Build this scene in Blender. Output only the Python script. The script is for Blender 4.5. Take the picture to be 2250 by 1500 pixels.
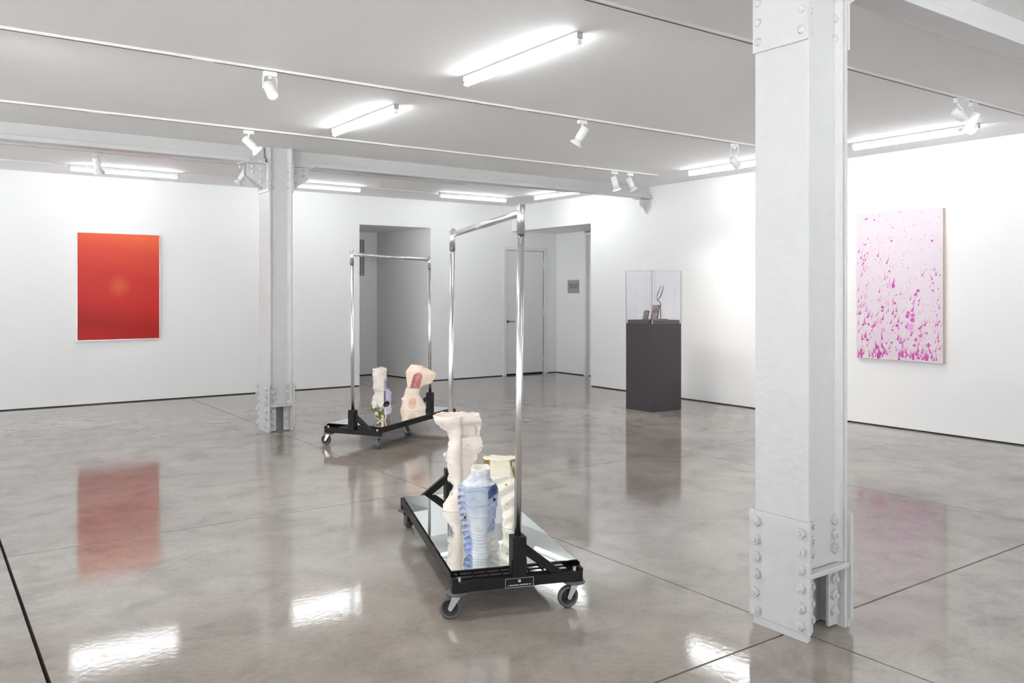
import bpy, bmesh, math, random
from mathutils import Vector, Matrix, noise

# ------------------------------------------------------------------ camera, world, exposure
scene = bpy.context.scene
for o in list(bpy.data.objects):
    bpy.data.objects.remove(o, do_unlink=True)
COL = scene.collection
YAW = 0.618533          # camera looks this far right of the +Y axis
CAM_H = 1.45
F_PX = 1847.65
cam_data = bpy.data.cameras.new('camera')
cam = bpy.data.objects.new('camera', cam_data)
COL.objects.link(cam)
cam.location = (0, 0, CAM_H)
cam.rotation_euler = (math.pi / 2, 0, -YAW)
cam_data.sensor_width = 36.0
cam_data.lens = F_PX * 36.0 / 2250.0
cam_data.shift_y = -107.0 / 2250.0
cam_data.clip_start = 0.05
scene.camera = cam

world = bpy.data.worlds.new('world')
scene.world = world
world.use_nodes = True
world.node_tree.nodes['Background'].inputs['Color'].default_value = (0.93, 0.965, 1.0, 1)   # even overcast daylight
world.node_tree.nodes['Background'].inputs['Strength'].default_value = 2.9

scene.view_settings.view_transform = 'Standard'
scene.view_settings.look = 'None'
scene.view_settings.gamma = 1.0
scene.view_settings.exposure = 0.48
scene.view_settings.use_curve_mapping = False

# high sun added on unseen pavement outside; the roof keeps it out of the room, the pavement throws light up to the ceiling
sun_data = bpy.data.lights.new('sun', 'SUN')
sun_data.energy = 58.0
sun_data.color = (0.96, 0.98, 1.0)
sun = bpy.data.objects.new('sun', sun_data)
COL.objects.link(sun)
sun.rotation_euler = Vector((0.35, 0.4, 1.0)).to_track_quat('Z', 'Y').to_euler()

TUBE_STRENGTH = 28.0
SPOT_WATTS = 40.0
H = 2.9626              # ceiling height
WA, WB = 12.0325, 8.5646  # wall_left plane y, wall_right plane x
random.seed(7)

# ------------------------------------------------------------------ helpers
def lin(r, g, b):
    f = lambda v: (v / 255.0 / 12.92) if v / 255.0 <= 0.04045 else ((v / 255.0 + 0.055) / 1.055) ** 2.4
    return (f(r), f(g), f(b), 1.0)

def mat(name, color, rough=0.5, metal=0.0, noise_amt=0.0, noise_scale=8.0, bump=0.0, bump_scale=60.0, spec=0.5,
        coat=0.0, emit=None, attr=None, rough_var=0.0, ior=1.5):
    m = bpy.data.materials.new(name)
    m.use_nodes = True
    nt = m.node_tree
    p = nt.nodes['Principled BSDF']
    p.inputs['Base Color'].default_value = color
    p.inputs['Roughness'].default_value = rough
    p.inputs['Metallic'].default_value = metal
    p.inputs['IOR'].default_value = ior
    p.inputs['Specular IOR Level'].default_value = spec
    p.inputs['Coat Weight'].default_value = coat
    geo = nt.nodes.new('ShaderNodeNewGeometry')
    src = None
    if attr:
        a = nt.nodes.new('ShaderNodeAttribute')
        a.attribute_name = attr
        src = a.outputs['Color']
        nt.links.new(src, p.inputs['Base Color'])
    if noise_amt > 0:
        n = nt.nodes.new('ShaderNodeTexNoise')
        n.inputs['Scale'].default_value = noise_scale
        n.inputs['Detail'].default_value = 5
        nt.links.new(geo.outputs['Position'], n.inputs['Vector'])
        mr = nt.nodes.new('ShaderNodeMapRange')
        mr.inputs['From Min'].default_value = 0.25
        mr.inputs['From Max'].default_value = 0.75
        mr.inputs['To Min'].default_value = 1 - noise_amt
        mr.inputs['To Max'].default_value = 1 + noise_amt * 0.4
        nt.links.new(n.outputs['Fac'], mr.inputs['Value'])
        mx = nt.nodes.new('ShaderNodeMix')
        mx.data_type = 'RGBA'
        mx.blend_type = 'MULTIPLY'
        mx.inputs['Factor'].default_value = 1.0
        if src:
            nt.links.new(src, mx.inputs[6])
        else:
            mx.inputs[6].default_value = color
        nt.links.new(mr.outputs['Result'], mx.inputs[7])
        nt.links.new(mx.outputs[2], p.inputs['Base Color'])
    if bump > 0:
        n2 = nt.nodes.new('ShaderNodeTexNoise')
        n2.inputs['Scale'].default_value = bump_scale
        n2.inputs['Detail'].default_value = 4
        nt.links.new(geo.outputs['Position'], n2.inputs['Vector'])
        b = nt.nodes.new('ShaderNodeBump')
        b.inputs['Strength'].default_value = bump
        b.inputs['Distance'].default_value = 0.01
        nt.links.new(n2.outputs['Fac'], b.inputs['Height'])
        nt.links.new(b.outputs['Normal'], p.inputs['Normal'])
    if emit:
        p.inputs['Emission Color'].default_value = emit[0]
        p.inputs['Emission Strength'].default_value = emit[1]
    return m

class MB:
    """collects shapes into one bmesh"""
    def __init__(self):
        self.bm = bmesh.new()
    def _add(self, verts, faces, mi=0, smooth=False):
        vs = [self.bm.verts.new(v) for v in verts]
        for f in faces:
            try:
                fc = self.bm.faces.new([vs[i] for i in f])
                fc.material_index = mi
                fc.smooth = smooth
            except ValueError:
                pass
        return vs
    def box(self, x0, x1, y0, y1, z0, z1, mi=0, M=None):
        v = [Vector((x, y, z)) for z in (z0, z1) for y in (y0, y1) for x in (x0, x1)]
        if M is not None:
            v = [M @ p for p in v]
        self._add(v, [(0, 2, 3, 1), (4, 5, 7, 6), (0, 1, 5, 4), (2, 6, 7, 3), (0, 4, 6, 2), (1, 3, 7, 5)], mi)
        return self
    def prism(self, poly, axis, a0, a1, mi=0):
        """2D polygon extruded along an axis ('x','y','z')"""
        def P(u, v, a):
            return {'x': (a, u, v), 'y': (u, a, v), 'z': (u, v, a)}[axis]
        n = len(poly)
        v = [P(u, w, a0) for u, w in poly] + [P(u, w, a1) for u, w in poly]
        self._add(v, [tuple(range(n)), tuple(range(2 * n - 1, n - 1, -1))] +
                  [(i, (i + 1) % n, n + (i + 1) % n, n + i) for i in range(n)], mi)
        return self
    def cone(self, p0, p1, r0, r1, n=20, mi=0, caps=(True, True), smooth=True):
        p0, p1 = Vector(p0), Vector(p1)
        d = (p1 - p0).normalized()
        a = d.orthogonal().normalized()
        b = d.cross(a)
        ring = lambda p, r: [p + (a * math.cos(2 * math.pi * i / n) + b * math.sin(2 * math.pi * i / n)) * r for i in range(n)]
        vs = [self.bm.verts.new(v) for v in ring(p0, r0) + ring(p1, r1)]
        for i in range(n):
            f = self.bm.faces.new([vs[i], vs[(i + 1) % n], vs[n + (i + 1) % n], vs[n + i]])
            f.smooth = smooth
            f.material_index = mi
        if caps[0]:
            self._add(ring(p0, r0), [tuple(range(n - 1, -1, -1))], mi)
        if caps[1]:
            self._add(ring(p1, r1), [tuple(range(n))], mi)
        return self
    def lathe(self, p0, axis, prof, n=24, mi=0):
        """profile of (distance along axis, radius)"""
        p0 = Vector(p0)
        d = Vector(axis).normalized()
        a = d.orthogonal().normalized()
        b = d.cross(a)
        rows = []
        for t, r in prof:
            rows.append([self.bm.verts.new(p0 + d * t + (a * math.cos(2 * math.pi * i / n) + b * math.sin(2 * math.pi * i / n)) * r) for i in range(n)])
        for k in range(len(rows) - 1):
            for i in range(n):
                f = self.bm.faces.new([rows[k][i], rows[k][(i + 1) % n], rows[k + 1][(i + 1) % n], rows[k + 1][i]])
                f.smooth = True
                f.material_index = mi
        return self
    def tube(self, pts, r, n=8, mi=0):
        pts = [Vector(p) for p in pts]
        rows = []
        prev = None
        for i, p in enumerate(pts):
            d = (pts[min(i + 1, len(pts) - 1)] - pts[max(i - 1, 0)]).normalized()
            a = d.orthogonal().normalized() if prev is None else (prev - d * prev.dot(d)).normalized()
            prev = a
            b = d.cross(a)
            rr = r[i] if isinstance(r, (list, tuple)) else r
            rows.append([self.bm.verts.new(p + (a * math.cos(2 * math.pi * k / n) + b * math.sin(2 * math.pi * k / n)) * rr) for k in range(n)])
        for k in range(len(rows) - 1):
            for i in range(n):
                f = self.bm.faces.new([rows[k][i], rows[k][(i + 1) % n], rows[k + 1][(i + 1) % n], rows[k + 1][i]])
                f.smooth = True
                f.material_index = mi
        for row, rev in ((rows[0], True), (rows[-1], False)):
            f = self.bm.faces.new(row[::-1] if rev else row)
            f.material_index = mi
        return self
    def mesh(self, name, mats, bevel=0.0):
        bm = self.bm
        bmesh.ops.recalc_face_normals(bm, faces=bm.faces)
        if bevel:
            bmesh.ops.bevel(bm, geom=[e for e in bm.edges if len(e.link_faces) == 2 and e.calc_face_angle(0) > 0.6],
                            offset=bevel, segments=2, profile=0.5, affect='EDGES')
        me = bpy.data.meshes.new(name)
        bm.to_mesh(me)
        bm.free()
        for m in (mats if isinstance(mats, (list, tuple)) else [mats]):
            me.materials.append(m)
        return me
    def build(self, name, mats, parent=None, bevel=0.0, loc=None, rotz=None):
        return link(name, self.mesh(name, mats, bevel), parent, loc, rotz)

def link(name, me, parent=None, loc=None, rotz=None):
    o = bpy.data.objects.new(name, me)
    COL.objects.link(o)
    o.parent = parent
    if loc is not None:
        o.location = loc
    if rotz is not None:
        o.rotation_euler = (0, 0, rotz)
    return o

def tag(o, label, cat, group=None):
    o['label'] = label
    o['category'] = cat
    if group:
        o['group'] = group
    return o

def thing(name, label, cat, loc=(0, 0, 0), rotz=0.0, group=None):
    return tag(link(name, None, None, loc, rotz), label, cat, group)

def struct(o):
    o['kind'] = 'structure'
    return o

# ------------------------------------------------------------------ materials
M_WALL = mat('wall_paint', (0.90, 0.90, 0.90, 1), 0.7, bump=0.02, bump_scale=90, spec=0.3)
M_CEIL = mat('ceiling_paint', (0.96, 0.96, 0.958, 1), 0.75, bump=0.06, bump_scale=3.0, noise_amt=0.03, noise_scale=1.2, spec=0.25)
M_STEEL = mat('painted_steel', (0.56, 0.56, 0.56, 1), 0.35, bump=0.18, bump_scale=38, noise_amt=0.03, noise_scale=20)
M_TRIM = mat('white_trim', (0.82, 0.82, 0.82, 1), 0.45)
M_DOOR = mat('door_paint', (0.78, 0.78, 0.785, 1), 0.4)
M_DARK = mat('dark_gap', (0.012, 0.011, 0.010, 1), 0.9)
M_WHITE = mat('white_enamel', (0.88, 0.88, 0.875, 1), 0.35)
M_GREYCAP = mat('grey_metal_cap', (0.42, 0.43, 0.44, 1), 0.4, metal=0.2)
M_HANDLE = mat('handle_metal', (0.22, 0.22, 0.23, 1), 0.35, metal=0.8)
M_GRILLE = mat('grille_shadow', (0.10, 0.095, 0.09, 1), 0.8)
M_TRACKSLOT = mat('track_slot', (0.08, 0.075, 0.07, 1), 0.7)
M_CHROME = mat('chrome', (0.78, 0.78, 0.79, 1), 0.19, metal=1.0, noise_amt=0.04, noise_scale=30)
M_ZINC = mat('zinc', (0.62, 0.63, 0.65, 1), 0.28, metal=1.0)
M_BLACK = mat('black_powder_coat', (0.008, 0.0075, 0.0075, 1), 0.42, bump=0.03, bump_scale=300, spec=0.22)
M_RUBBER = mat('grey_rubber', (0.09, 0.09, 0.09, 1), 0.55)
M_HUB = mat('black_hub', (0.012, 0.012, 0.012, 1), 0.5)
M_MIRROR = mat('mirror_glass', (0.80, 0.84, 0.83, 1), 0.0, metal=1.0)
M_EDGE = mat('mirror_edge', (0.02, 0.03, 0.028, 1), 0.2)
M_PED = mat('charcoal_pedestal', lin(66, 61, 64), 0.6, noise_amt=0.10, noise_scale=220)
M_TUBE = mat('tube_glow', (1, 1, 1, 1), 0.5, emit=((0.94, 0.975, 1.0, 1), TUBE_STRENGTH))
M_LENS_ON = mat('lamp_on', (1, 1, 1, 1), 0.5, emit=((1.0, 0.93, 0.82, 1), 30.0))
M_LENS_OFF = mat('lamp_face', (0.7, 0.7, 0.7, 1), 0.2, emit=((1.0, 0.95, 0.88, 1), 1.2))
M_FROST = mat('lamp_reflector', (0.78, 0.78, 0.80, 1), 0.25)
M_RAW = mat('raw_canvas_edge', lin(196, 180, 165), 0.8, noise_amt=0.15, noise_scale=60)
M_SILVER = mat('silver_frame', (0.82, 0.81, 0.79, 1), 0.3, metal=0.4)

def concrete():
    m = bpy.data.materials.new('polished_concrete')
    m.use_nodes = True
    nt = m.node_tree
    p = nt.nodes['Principled BSDF']
    geo = nt.nodes.new('ShaderNodeNewGeometry')
    def tex(scale, detail, rough=0.55, vec=None, dist=0.0):
        n = nt.nodes.new('ShaderNodeTexNoise')
        n.inputs['Scale'].default_value = scale
        n.inputs['Detail'].default_value = detail
        n.inputs['Roughness'].default_value = rough
        n.inputs['Distortion'].default_value = dist
        nt.links.new(vec if vec else geo.outputs['Position'], n.inputs['Vector'])
        return n.outputs['Fac']
    def ramp(fac, stops):
        r = nt.nodes.new('ShaderNodeValToRGB')
        el = r.color_ramp.elements
        el[0].position, el[0].color = stops[0]
        el[1].position, el[1].color = stops[-1]
        for pos, c in stops[1:-1]:
            e = el.new(pos)
            e.color = c
        nt.links.new(fac, r.inputs['Fac'])
        return r.outputs['Color']
    def mix(mode, fac, a, b):
        x = nt.nodes.new('ShaderNodeMix')
        x.data_type = 'RGBA'
        x.blend_type = mode
        if isinstance(fac, float):
            x.inputs['Factor'].default_value = fac
        else:
            nt.links.new(fac, x.inputs['Factor'])
        for s_, v in ((6, a), (7, b)):
            if isinstance(v, tuple):
                x.inputs[s_].default_value = v
            else:
                nt.links.new(v, x.inputs[s_])
        return x.outputs[2]
    g = lambda v: (v, v, v, 1)
    big = ramp(tex(0.55, 5, 0.6, dist=0.6), [(0.3, (0.262, 0.236, 0.214, 1)), (0.52, (0.334, 0.304, 0.279, 1)), (0.72, (0.395, 0.362, 0.334, 1))])
    mid = ramp(tex(3.2, 8, 0.65, dist=0.4), [(0.30, g(0.76)), (0.5, g(1.0)), (0.72, g(1.13))])
    fine = ramp(tex(38, 6, 0.7), [(0.28, g(0.80)), (0.45, g(0.99)), (0.7, g(1.05))])
    warm = ramp(tex(0.35, 3, 0.5), [(0.38, (1.0, 1.0, 1.0, 1)), (0.66, (1.03, 0.985, 0.94, 1))])
    mp = nt.nodes.new('ShaderNodeMapping')
    mp.inputs['Rotation'].default_value = (0, 0, YAW)
    mp.inputs['Scale'].default_value = (1.0, 2.2, 1.0)
    nt.links.new(geo.outputs['Position'], mp.inputs['Vector'])
    scuff = ramp(tex(4.5, 9, 0.75, mp.outputs['Vector'], 1.2), [(0.27, g(0.60)), (0.335, g(0.93)), (0.40, g(1.0))])
    c = mix('MULTIPLY', 1.0, big, mid)
    c = mix('MULTIPLY', 1.0, c, fine)
    c = mix('MULTIPLY', 1.0, c, warm)
    c = mix('MULTIPLY', 0.8, c, scuff)
    nt.links.new(c, p.inputs['Base Color'])
    rr = ramp(tex(2.3, 7, 0.7, dist=0.5), [(0.3, g(0.012)), (0.55, g(0.03)), (0.75, g(0.07))])
    pits = ramp(tex(28, 5, 0.75, mp.outputs['Vector'], 0.8), [(0.36, g(0.16)), (0.45, g(0.0)), (0.60, g(0.0))])
    rsum = mix('ADD', 1.0, rr, pits)
    nt.links.new(rsum, p.inputs['Roughness'])
    p.inputs['IOR'].default_value = 1.52
    b = nt.nodes.new('ShaderNodeBump')
    b.inputs['Strength'].default_value = 0.03
    b.inputs['Distance'].default_value = 0.01
    nt.links.new(tex(34, 5, 0.6), b.inputs['Height'])
    nt.links.new(b.outputs['Normal'], p.inputs['Normal'])
    return m
M_FLOOR = concrete()

def red_print():
    m = bpy.data.materials.new('red_print')
    m.use_nodes = True
    nt = m.node_tree
    p = nt.nodes['Principled BSDF']
    tc = nt.nodes.new('ShaderNodeTexCoord')
    sep = nt.nodes.new('ShaderNodeSeparateXYZ')
    nt.links.new(tc.outputs['Generated'], sep.inputs[0])
    r = nt.nodes.new('ShaderNodeValToRGB')
    el = r.color_ramp.elements
    el[0].position, el[0].color = 0.0, lin(178, 30, 28)
    el[1].position, el[1].color = 1.0, lin(226, 100, 62)
    for pos, c in ((0.12, lin(164, 26, 25)), (0.35, lin(194, 42, 38)), (0.62, lin(196, 52, 44)), (0.86, lin(212, 76, 56))):
        e = el.new(pos)
        e.color = c
    # tilt the gradient so that the top right is the brightest corner
    ma = nt.nodes.new('ShaderNodeMath'); ma.operation = 'MULTIPLY_ADD'
    ma.inputs[1].default_value = 0.12; ma.inputs[2].default_value = -0.06
    nt.links.new(sep.outputs['X'], ma.inputs[0])
    ad = nt.nodes.new('ShaderNodeMath'); ad.operation = 'ADD'
    nt.links.new(ma.outputs[0], ad.inputs[0]); nt.links.new(sep.outputs['Z'], ad.inputs[1])
    nt.links.new(ad.outputs[0], r.inputs['Fac'])
    # round glow in the middle of the print
    sub = nt.nodes.new('ShaderNodeVectorMath'); sub.operation = 'SUBTRACT'
    sub.inputs[1].default_value = (0.50, 0.5, 0.505)
    nt.links.new(tc.outputs['Generated'], sub.inputs[0])
    mul = nt.nodes.new('ShaderNodeVectorMath'); mul.operation = 'MULTIPLY'
    mul.inputs[1].default_value = (1.0, 0.0, 1.25)
    nt.links.new(sub.outputs[0], mul.inputs[0])
    ln = nt.nodes.new('ShaderNodeVectorMath'); ln.operation = 'LENGTH'
    nt.links.new(mul.outputs[0], ln.inputs[0])
    mr = nt.nodes.new('ShaderNodeMapRange')
    mr.interpolation_type = 'SMOOTHSTEP'
    mr.inputs['From Min'].default_value = 0.0
    mr.inputs['From Max'].default_value = 0.17
    mr.inputs['To Min'].default_value = 0.85
    mr.inputs['To Max'].default_value = 0.0
    nt.links.new(ln.outputs['Value'], mr.inputs['Value'])
    mx = nt.nodes.new('ShaderNodeMix'); mx.data_type = 'RGBA'
    mx.inputs[7].default_value = lin(214, 94, 50)
    nt.links.new(mr.outputs['Result'], mx.inputs['Factor'])
    nt.links.new(r.outputs['Color'], mx.inputs[6])
    nt.links.new(mx.outputs[2], p.inputs['Base Color'])
    p.inputs['Roughness'].default_value = 0.35
    p.inputs['Specular IOR Level'].default_value = 0.3
    return m
M_RED = red_print()

# ------------------------------------------------------------------ the room
X0, Y0 = -7.6, -8.2      # walls behind the camera
# floor: concrete slabs divided by sawn joints
floor = struct(MB().box(X0 - .3, 10.2, Y0 - .3, 14.2, -0.12, -0.03).build('floor', M_DARK))
jx = [X0 - .3, -4.93, -2.26, 0.41, 3.09, 5.75, 8.42, 10.2]
jy = [Y0 - .3, -4.03, -0.9, 2.24, 5.37, 8.50, 11.63, 14.2]
for i in range(len(jx) - 1):
    for j in range(len(jy) - 1):
        gx0 = 0.0075 if abs(jx[i] - 0.41) < .01 else 0.0042
        gx1 = 0.0075 if abs(jx[i + 1] - 0.41) < .01 else 0.0042
        gy0 = 0.0052 if abs(jy[j] - 2.24) < .01 else 0.0038
        gy1 = 0.0052 if abs(jy[j + 1] - 2.24) < .01 else 0.0038
        MB().box(jx[i] + gx0, jx[i + 1] - gx1, jy[j] + gy0, jy[j + 1] - gy1, -0.03, 0).build('floor_slab', M_FLOOR, floor)

struct(MB().box(X0 - .3, 10.2, Y0 - .3, 14.2, H, H + .15).build('ceiling', M_CEIL))
struct(MB().box(10.1, 10.2, 8.5, 14.2, -.03, H).box(3.5, 10.2, 14.1, 14.2, -.03, H).box(3.5, 3.6, WA + .15, 14.2, -.03, H).box(WB + .25, 10.2, 8.5, 8.6, -.03, H).build('wall_outer', M_WALL))  # unseen outer shell, added to stop light leaking into the back rooms
struct(MB().box(-60, 60, -60, 60, -.30, -.14).build('ground', mat('pavement', (0.55, 0.55, 0.55, 1), .9, noise_amt=.1, noise_scale=1.5)))  # unseen paved plane, added to bounce sun up to the ceiling

GAP = 0.014
T = 0.15
OA0, OA1, OAZ = 5.652, 6.921, 2.515       # opening in the left wall
DX0, DX1, DZ = 8.437, 9.269, 2.198        # door in the left wall, inside the alcove
OB0, OBZ = 9.926, 2.526                   # opening in the right wall
AX = 9.56                                 # alcove back wall
wa = MB()
wa.box(X0, OA0, WA, WA + T, GAP, H).box(OA0, OA1, WA, WA + T, OAZ, H).box(OA1, DX0, WA, WA + T, GAP, H)
wa.box(DX0, DX1, WA, WA + T, DZ, OBZ + .1).box(DX0, WB + .25, WA, WA + T, OBZ + .1, H).box(DX1, AX + .1, WA, WA + T, GAP, OBZ + .1)
struct(wa.build('wall_left', M_WALL))
wb = MB()
wb.box(WB, WB + .25, Y0, OB0, GAP, H).box(WB, WB + .25, OB0, WA, OBZ, H)
struct(wb.build('wall_right', M_WALL))
# unseen long side window, added to let fill daylight into the room
SY0, SY1, WZ0, WZ1 = -7.2, 11.4, 0.20, 2.85
ws = MB().box(X0 - T, X0, Y0, SY0, 0, H).box(X0 - T, X0, SY1, WA + T, 0, H).box(X0 - T, X0, SY0, SY1, 0, WZ0).box(X0 - T, X0, SY0, SY1, WZ1, H)
struct(ws.build('wall_side', M_WALL))
RX0, RX1 = -3.0, 6.5  # unseen rear window opening, added as a second daylight source
wr = MB().box(X0 - T, RX0, Y0 - T, Y0, 0, H).box(RX1, WB + .25, Y0 - T, Y0, 0, H).box(RX0, RX1, Y0 - T, Y0, 0, WZ0).box(RX0, RX1, Y0 - T, Y0, WZ1, H)
struct(wr.build('wall_rear', M_WALL))
M_PANE = bpy.data.materials.new('window_glass')
M_PANE.use_nodes = True
_nt = M_PANE.node_tree
_nt.nodes.remove(_nt.nodes['Principled BSDF'])
_tr = _nt.nodes.new('ShaderNodeBsdfTransparent'); _gl = _nt.nodes.new('ShaderNodeBsdfGlossy'); _mx = _nt.nodes.new('ShaderNodeMixShader')
_gl.inputs['Roughness'].default_value = 0.0
_mx.inputs[0].default_value = 0.06
_nt.links.new(_tr.outputs[0], _mx.inputs[1]); _nt.links.new(_gl.outputs[0], _mx.inputs[2])
_nt.links.new(_mx.outputs[0], _nt.nodes['Material Output'].inputs['Surface'])
def window(name, a0, a1, side, n):
    w = struct(link(name, None))
    f = MB()
    def bx(u0, u1, d0, d1, z0, z1, m=f):
        if side:
            m.box(X0 - d1, X0 - d0, u0, u1, z0, z1)
        else:
            m.box(u0, u1, Y0 - d1, Y0 - d0, z0, z1)
    for k in range(n + 1):
        u = a0 + (a1 - a0 - .05) * k / n
        bx(u, u + .05, .04, .10, WZ0, WZ1)
    bx(a0, a1, .04, .10, WZ0, WZ0 + .05)
    bx(a0, a1, .04, .10, WZ1 - .05, WZ1)
    f.build('window_frame', M_TRIM, w)
    for k in range(n):
        u0 = a0 + (a1 - a0 - .05) * k / n + .05
        u1 = a0 + (a1 - a0 - .05) * (k + 1) / n
        g_ = MB()
        bx(u0, u1, .066, .072, WZ0 + .05, WZ1 - .05, g_)
        g_.build('pane', M_PANE, w)
    pd = bpy.data.lights.new('window_portal', 'AREA')
    pd.shape = 'RECTANGLE'
    pd.size, pd.size_y = a1 - a0, WZ1 - WZ0
    pd.cycles.is_portal = True
    p_ = bpy.data.objects.new('window_portal', pd)
    COL.objects.link(p_)
    p_.parent = w
    m_ = (a0 + a1) / 2
    p_.location = (X0 - .13, m_, (WZ0 + WZ1) / 2) if side else (m_, Y0 - .13, (WZ0 + WZ1) / 2)
    d_ = Vector((-1, 0, 0)) if side else Vector((0, -1, 0))
    p_.rotation_euler = d_.to_track_quat('Z', 'Y').to_euler()
window('window_1', SY0, SY1, True, 10)  # added out of view for side fill daylight
window('window_2', RX0, RX1, False, 5)  # added out of view to even out the column faces
# black strips paint in the shade of the gap under the walls
bb = MB().box(X0, OA0 - .012, WA + .012, WA + T - .01, -0.001, GAP).box(OA1 + .012, DX0 - .075, WA + .012, WA + T - .01, -0.001, GAP)
struct(bb.build('baseboard_left', M_DARK))
struct(MB().box(WB + .012, WB + .24, Y0, OB0 - .012, -0.001, GAP).build('baseboard_right', M_DARK))

# passage behind the opening of the left wall
pas = MB()
pas.prism([(OA1, WA + .02), (6.70, 13.55), (6.80, 13.6), (OA1 + .12, WA + T)], 'z', GAP, OAZ)
pas.box(4.4, 6.72, 13.55, 13.65, GAP, OAZ)
pas.box(4.3, 4.4, WA + T, 13.65, GAP, OAZ)
struct(pas.build('wall_passage', M_WALL))
struct(MB().box(4.3, 7.1, WA + T, 13.7, OAZ, OAZ + .1).build('ceiling_passage', M_CEIL))
struct(MB().box(4.4, 6.7, 13.56, 13.64, -0.001, GAP).prism([(OA1 + .012, WA + .05), (6.712, 13.55), (6.79, 13.58), (OA1 + .1, WA + T)], 'z', -0.001, GAP).build('baseboard_passage', M_DARK))  # black strips paint the shadow gap along the passage walls
# alcove behind the opening of the right wall
alc = MB().box(AX, AX + .1, 11.237, WA, GAP, OBZ).box(AX, AX + .1, 9.0, 10.25, GAP, OBZ).box(WB + .25, AX + .1, 9.0, 9.1, 0, OBZ)
struct(alc.build('wall_alcove', M_WALL))
struct(MB().box(WB + .25, AX + .1, 9.0, WA, OBZ, OBZ + .1).build('ceiling_alcove', M_CEIL))
struct(MB().box(AX + .012, AX + .09, 11.3, WA - .02, -0.001, GAP).build('baseboard_alcove', M_DARK))  # black strip paints the shadow gap of the alcove wall

# doors
d1 = struct(link('door_1', None))
leaf = MB().box(DX0 + .002, DX1 - .002, WA + .008, WA + .05, 0.028, DZ - .004).build('door_leaf', M_DOOR, d1, bevel=.002)
hd = MB()
hd.cone((8.475, WA + .008, .948), (8.475, WA - .003, .948), .026, .026, 20)
hd.cone((8.475, WA, .948), (8.475, WA - .042, .948), .010, .010, 12)
hd.box(8.465, 8.60, WA - .052, WA - .036, .939, .957)
hd.build('door_handle', M_HANDLE, leaf, bevel=.002)
for zz in (0.25, 1.1, 1.95):
    MB().cone((DX1 - .003, WA + .003, zz - .05), (DX1 - .003, WA + .003, zz + .05), .007, .007, 10).build('hinge', M_WHITE, leaf)
MB().box(DX0 + .004, DX1 - .004, WA + .05, WA + .075, 0.0, 0.027).build('threshold_gap', M_DARK, d1)
tr = MB().box(DX0 - .068, DX0, WA - .014, WA + .035, 0, DZ + .06).box(DX1, DX1 + .075, WA - .014, WA + .035, 0, DZ + .06).box(DX0, DX1, WA - .014, WA + .035, DZ, DZ + .06)
struct(tr.build('trim_1', M_TRIM, bevel=.003))
d2 = struct(link('door_2', None))
MB().box(AX + .05, AX + .09, 10.27, 11.19, 0.012, 2.45).build('door_leaf', M_DOOR, d2)
struct(MB().box(AX - .016, AX + .05, 11.19, 11.25, 0, 2.50).box(AX - .016, AX + .05, 10.2, 10.27, 0, 2.50).box(AX - .016, AX + .05, 10.27, 11.19, 2.45, 2.50).build('trim_2', M_TRIM, bevel=.003))

# access panel with a louvred grille on the passage wall
vent = thing('vent_panel', 'white access panel with a narrow dark louvred grille on the passage back wall', 'vent', (6.2, 13.55, 1.66))
MB().box(0, .345, -.012, 0, 0, .84).build('panel', M_WALL, vent, bevel=.002)
MB().box(.150, .248, -.016, -.012, .09, .72).build('grille_backing', M_GRILLE, vent)
gf = MB().box(.145, .152, -.022, -.012, .085, .725).box(.195, .203, -.022, -.012, .085, .725).box(.246, .253, -.022, -.012, .085, .725)
gf.build('grille_frame', M_TRIM, vent)
sl = MB()
for k in range(24):
    sl.box(.152, .246, -.020, -.015, .10 + k * .026, .108 + k * .026)
so = sl.build('louvre_slats', M_TRIM, vent)
so['kind'] = 'stuff'

# ------------------------------------------------------------------ text
def text_mesh(name, body, size, mat_, parent, M, align='CENTER', depth=0.0006):
    cu = bpy.data.curves.new(name, 'FONT')
    cu.body = body
    cu.size = size
    cu.align_x = align
    cu.align_y = 'CENTER'
    cu.extrude = depth
    cu.space_line = 0.85
    tmp = bpy.data.objects.new('tmp_text', cu)
    COL.objects.link(tmp)
    dg = bpy.context.evaluated_depsgraph_get()
    me = bpy.data.meshes.new_from_object(tmp.evaluated_get(dg))
    bpy.data.objects.remove(tmp, do_unlink=True)
    me.transform(M)
    me.materials.clear()
    me.materials.append(mat_)
    return link(name, me, parent)

sign = thing('wall_plaque', 'small grey square plaque with dark lettering on the alcove wall beside the door', 'sign', (AX, 11.543, 1.56))
MB().box(-.008, -.001, -.158, .158, -.117, .117).build('plate', mat('plaque_grey', lin(158, 158, 158), 0.4), sign, bevel=.001)
Mt = Matrix(((0, 0, -1, -.0085), (-1, 0, 0, 0), (0, 1, 0, .008), (0, 0, 0, 1)))
text_mesh('lettering', 'MARC JEAN\nGALLERY', .052, mat('lettering_dark', (0.05, 0.05, 0.05, 1), .6), sign, Mt)

# ------------------------------------------------------------------ steel columns and beams
def bolt_mesh():
    b = MB()
    b.prism([(math.cos(k * math.pi / 3 + .3) * .0230, math.sin(k * math.pi / 3 + .3) * .0230) for k in range(6)], 'z', 0, .016)
    b.cone((0, 0, .016), (0, 0, .026), .012, .010, 8)
    return b.mesh('bolt', M_STEEL, bevel=.002)
def rivet_mesh():
    b = MB()
    b.lathe((0, 0, 0), (0, 0, 1), [(0, .018), (.006, .017), (.011, .012), (.013, .004), (.0132, .0)], 12)
    return b.mesh('rivet', M_STEEL)
BOLT, RIVET = bolt_mesh(), rivet_mesh()

def fix(name, me, parent, p, n, spin=0.0):
    o = link(name, me, parent, p)
    q = Vector(n).to_track_quat('Z', 'Y')
    o.rotation_mode = 'QUATERNION'
    o.rotation_quaternion = q @ Matrix.Rotation(spin, 3, 'Z').to_quaternion()
    return o

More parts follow.
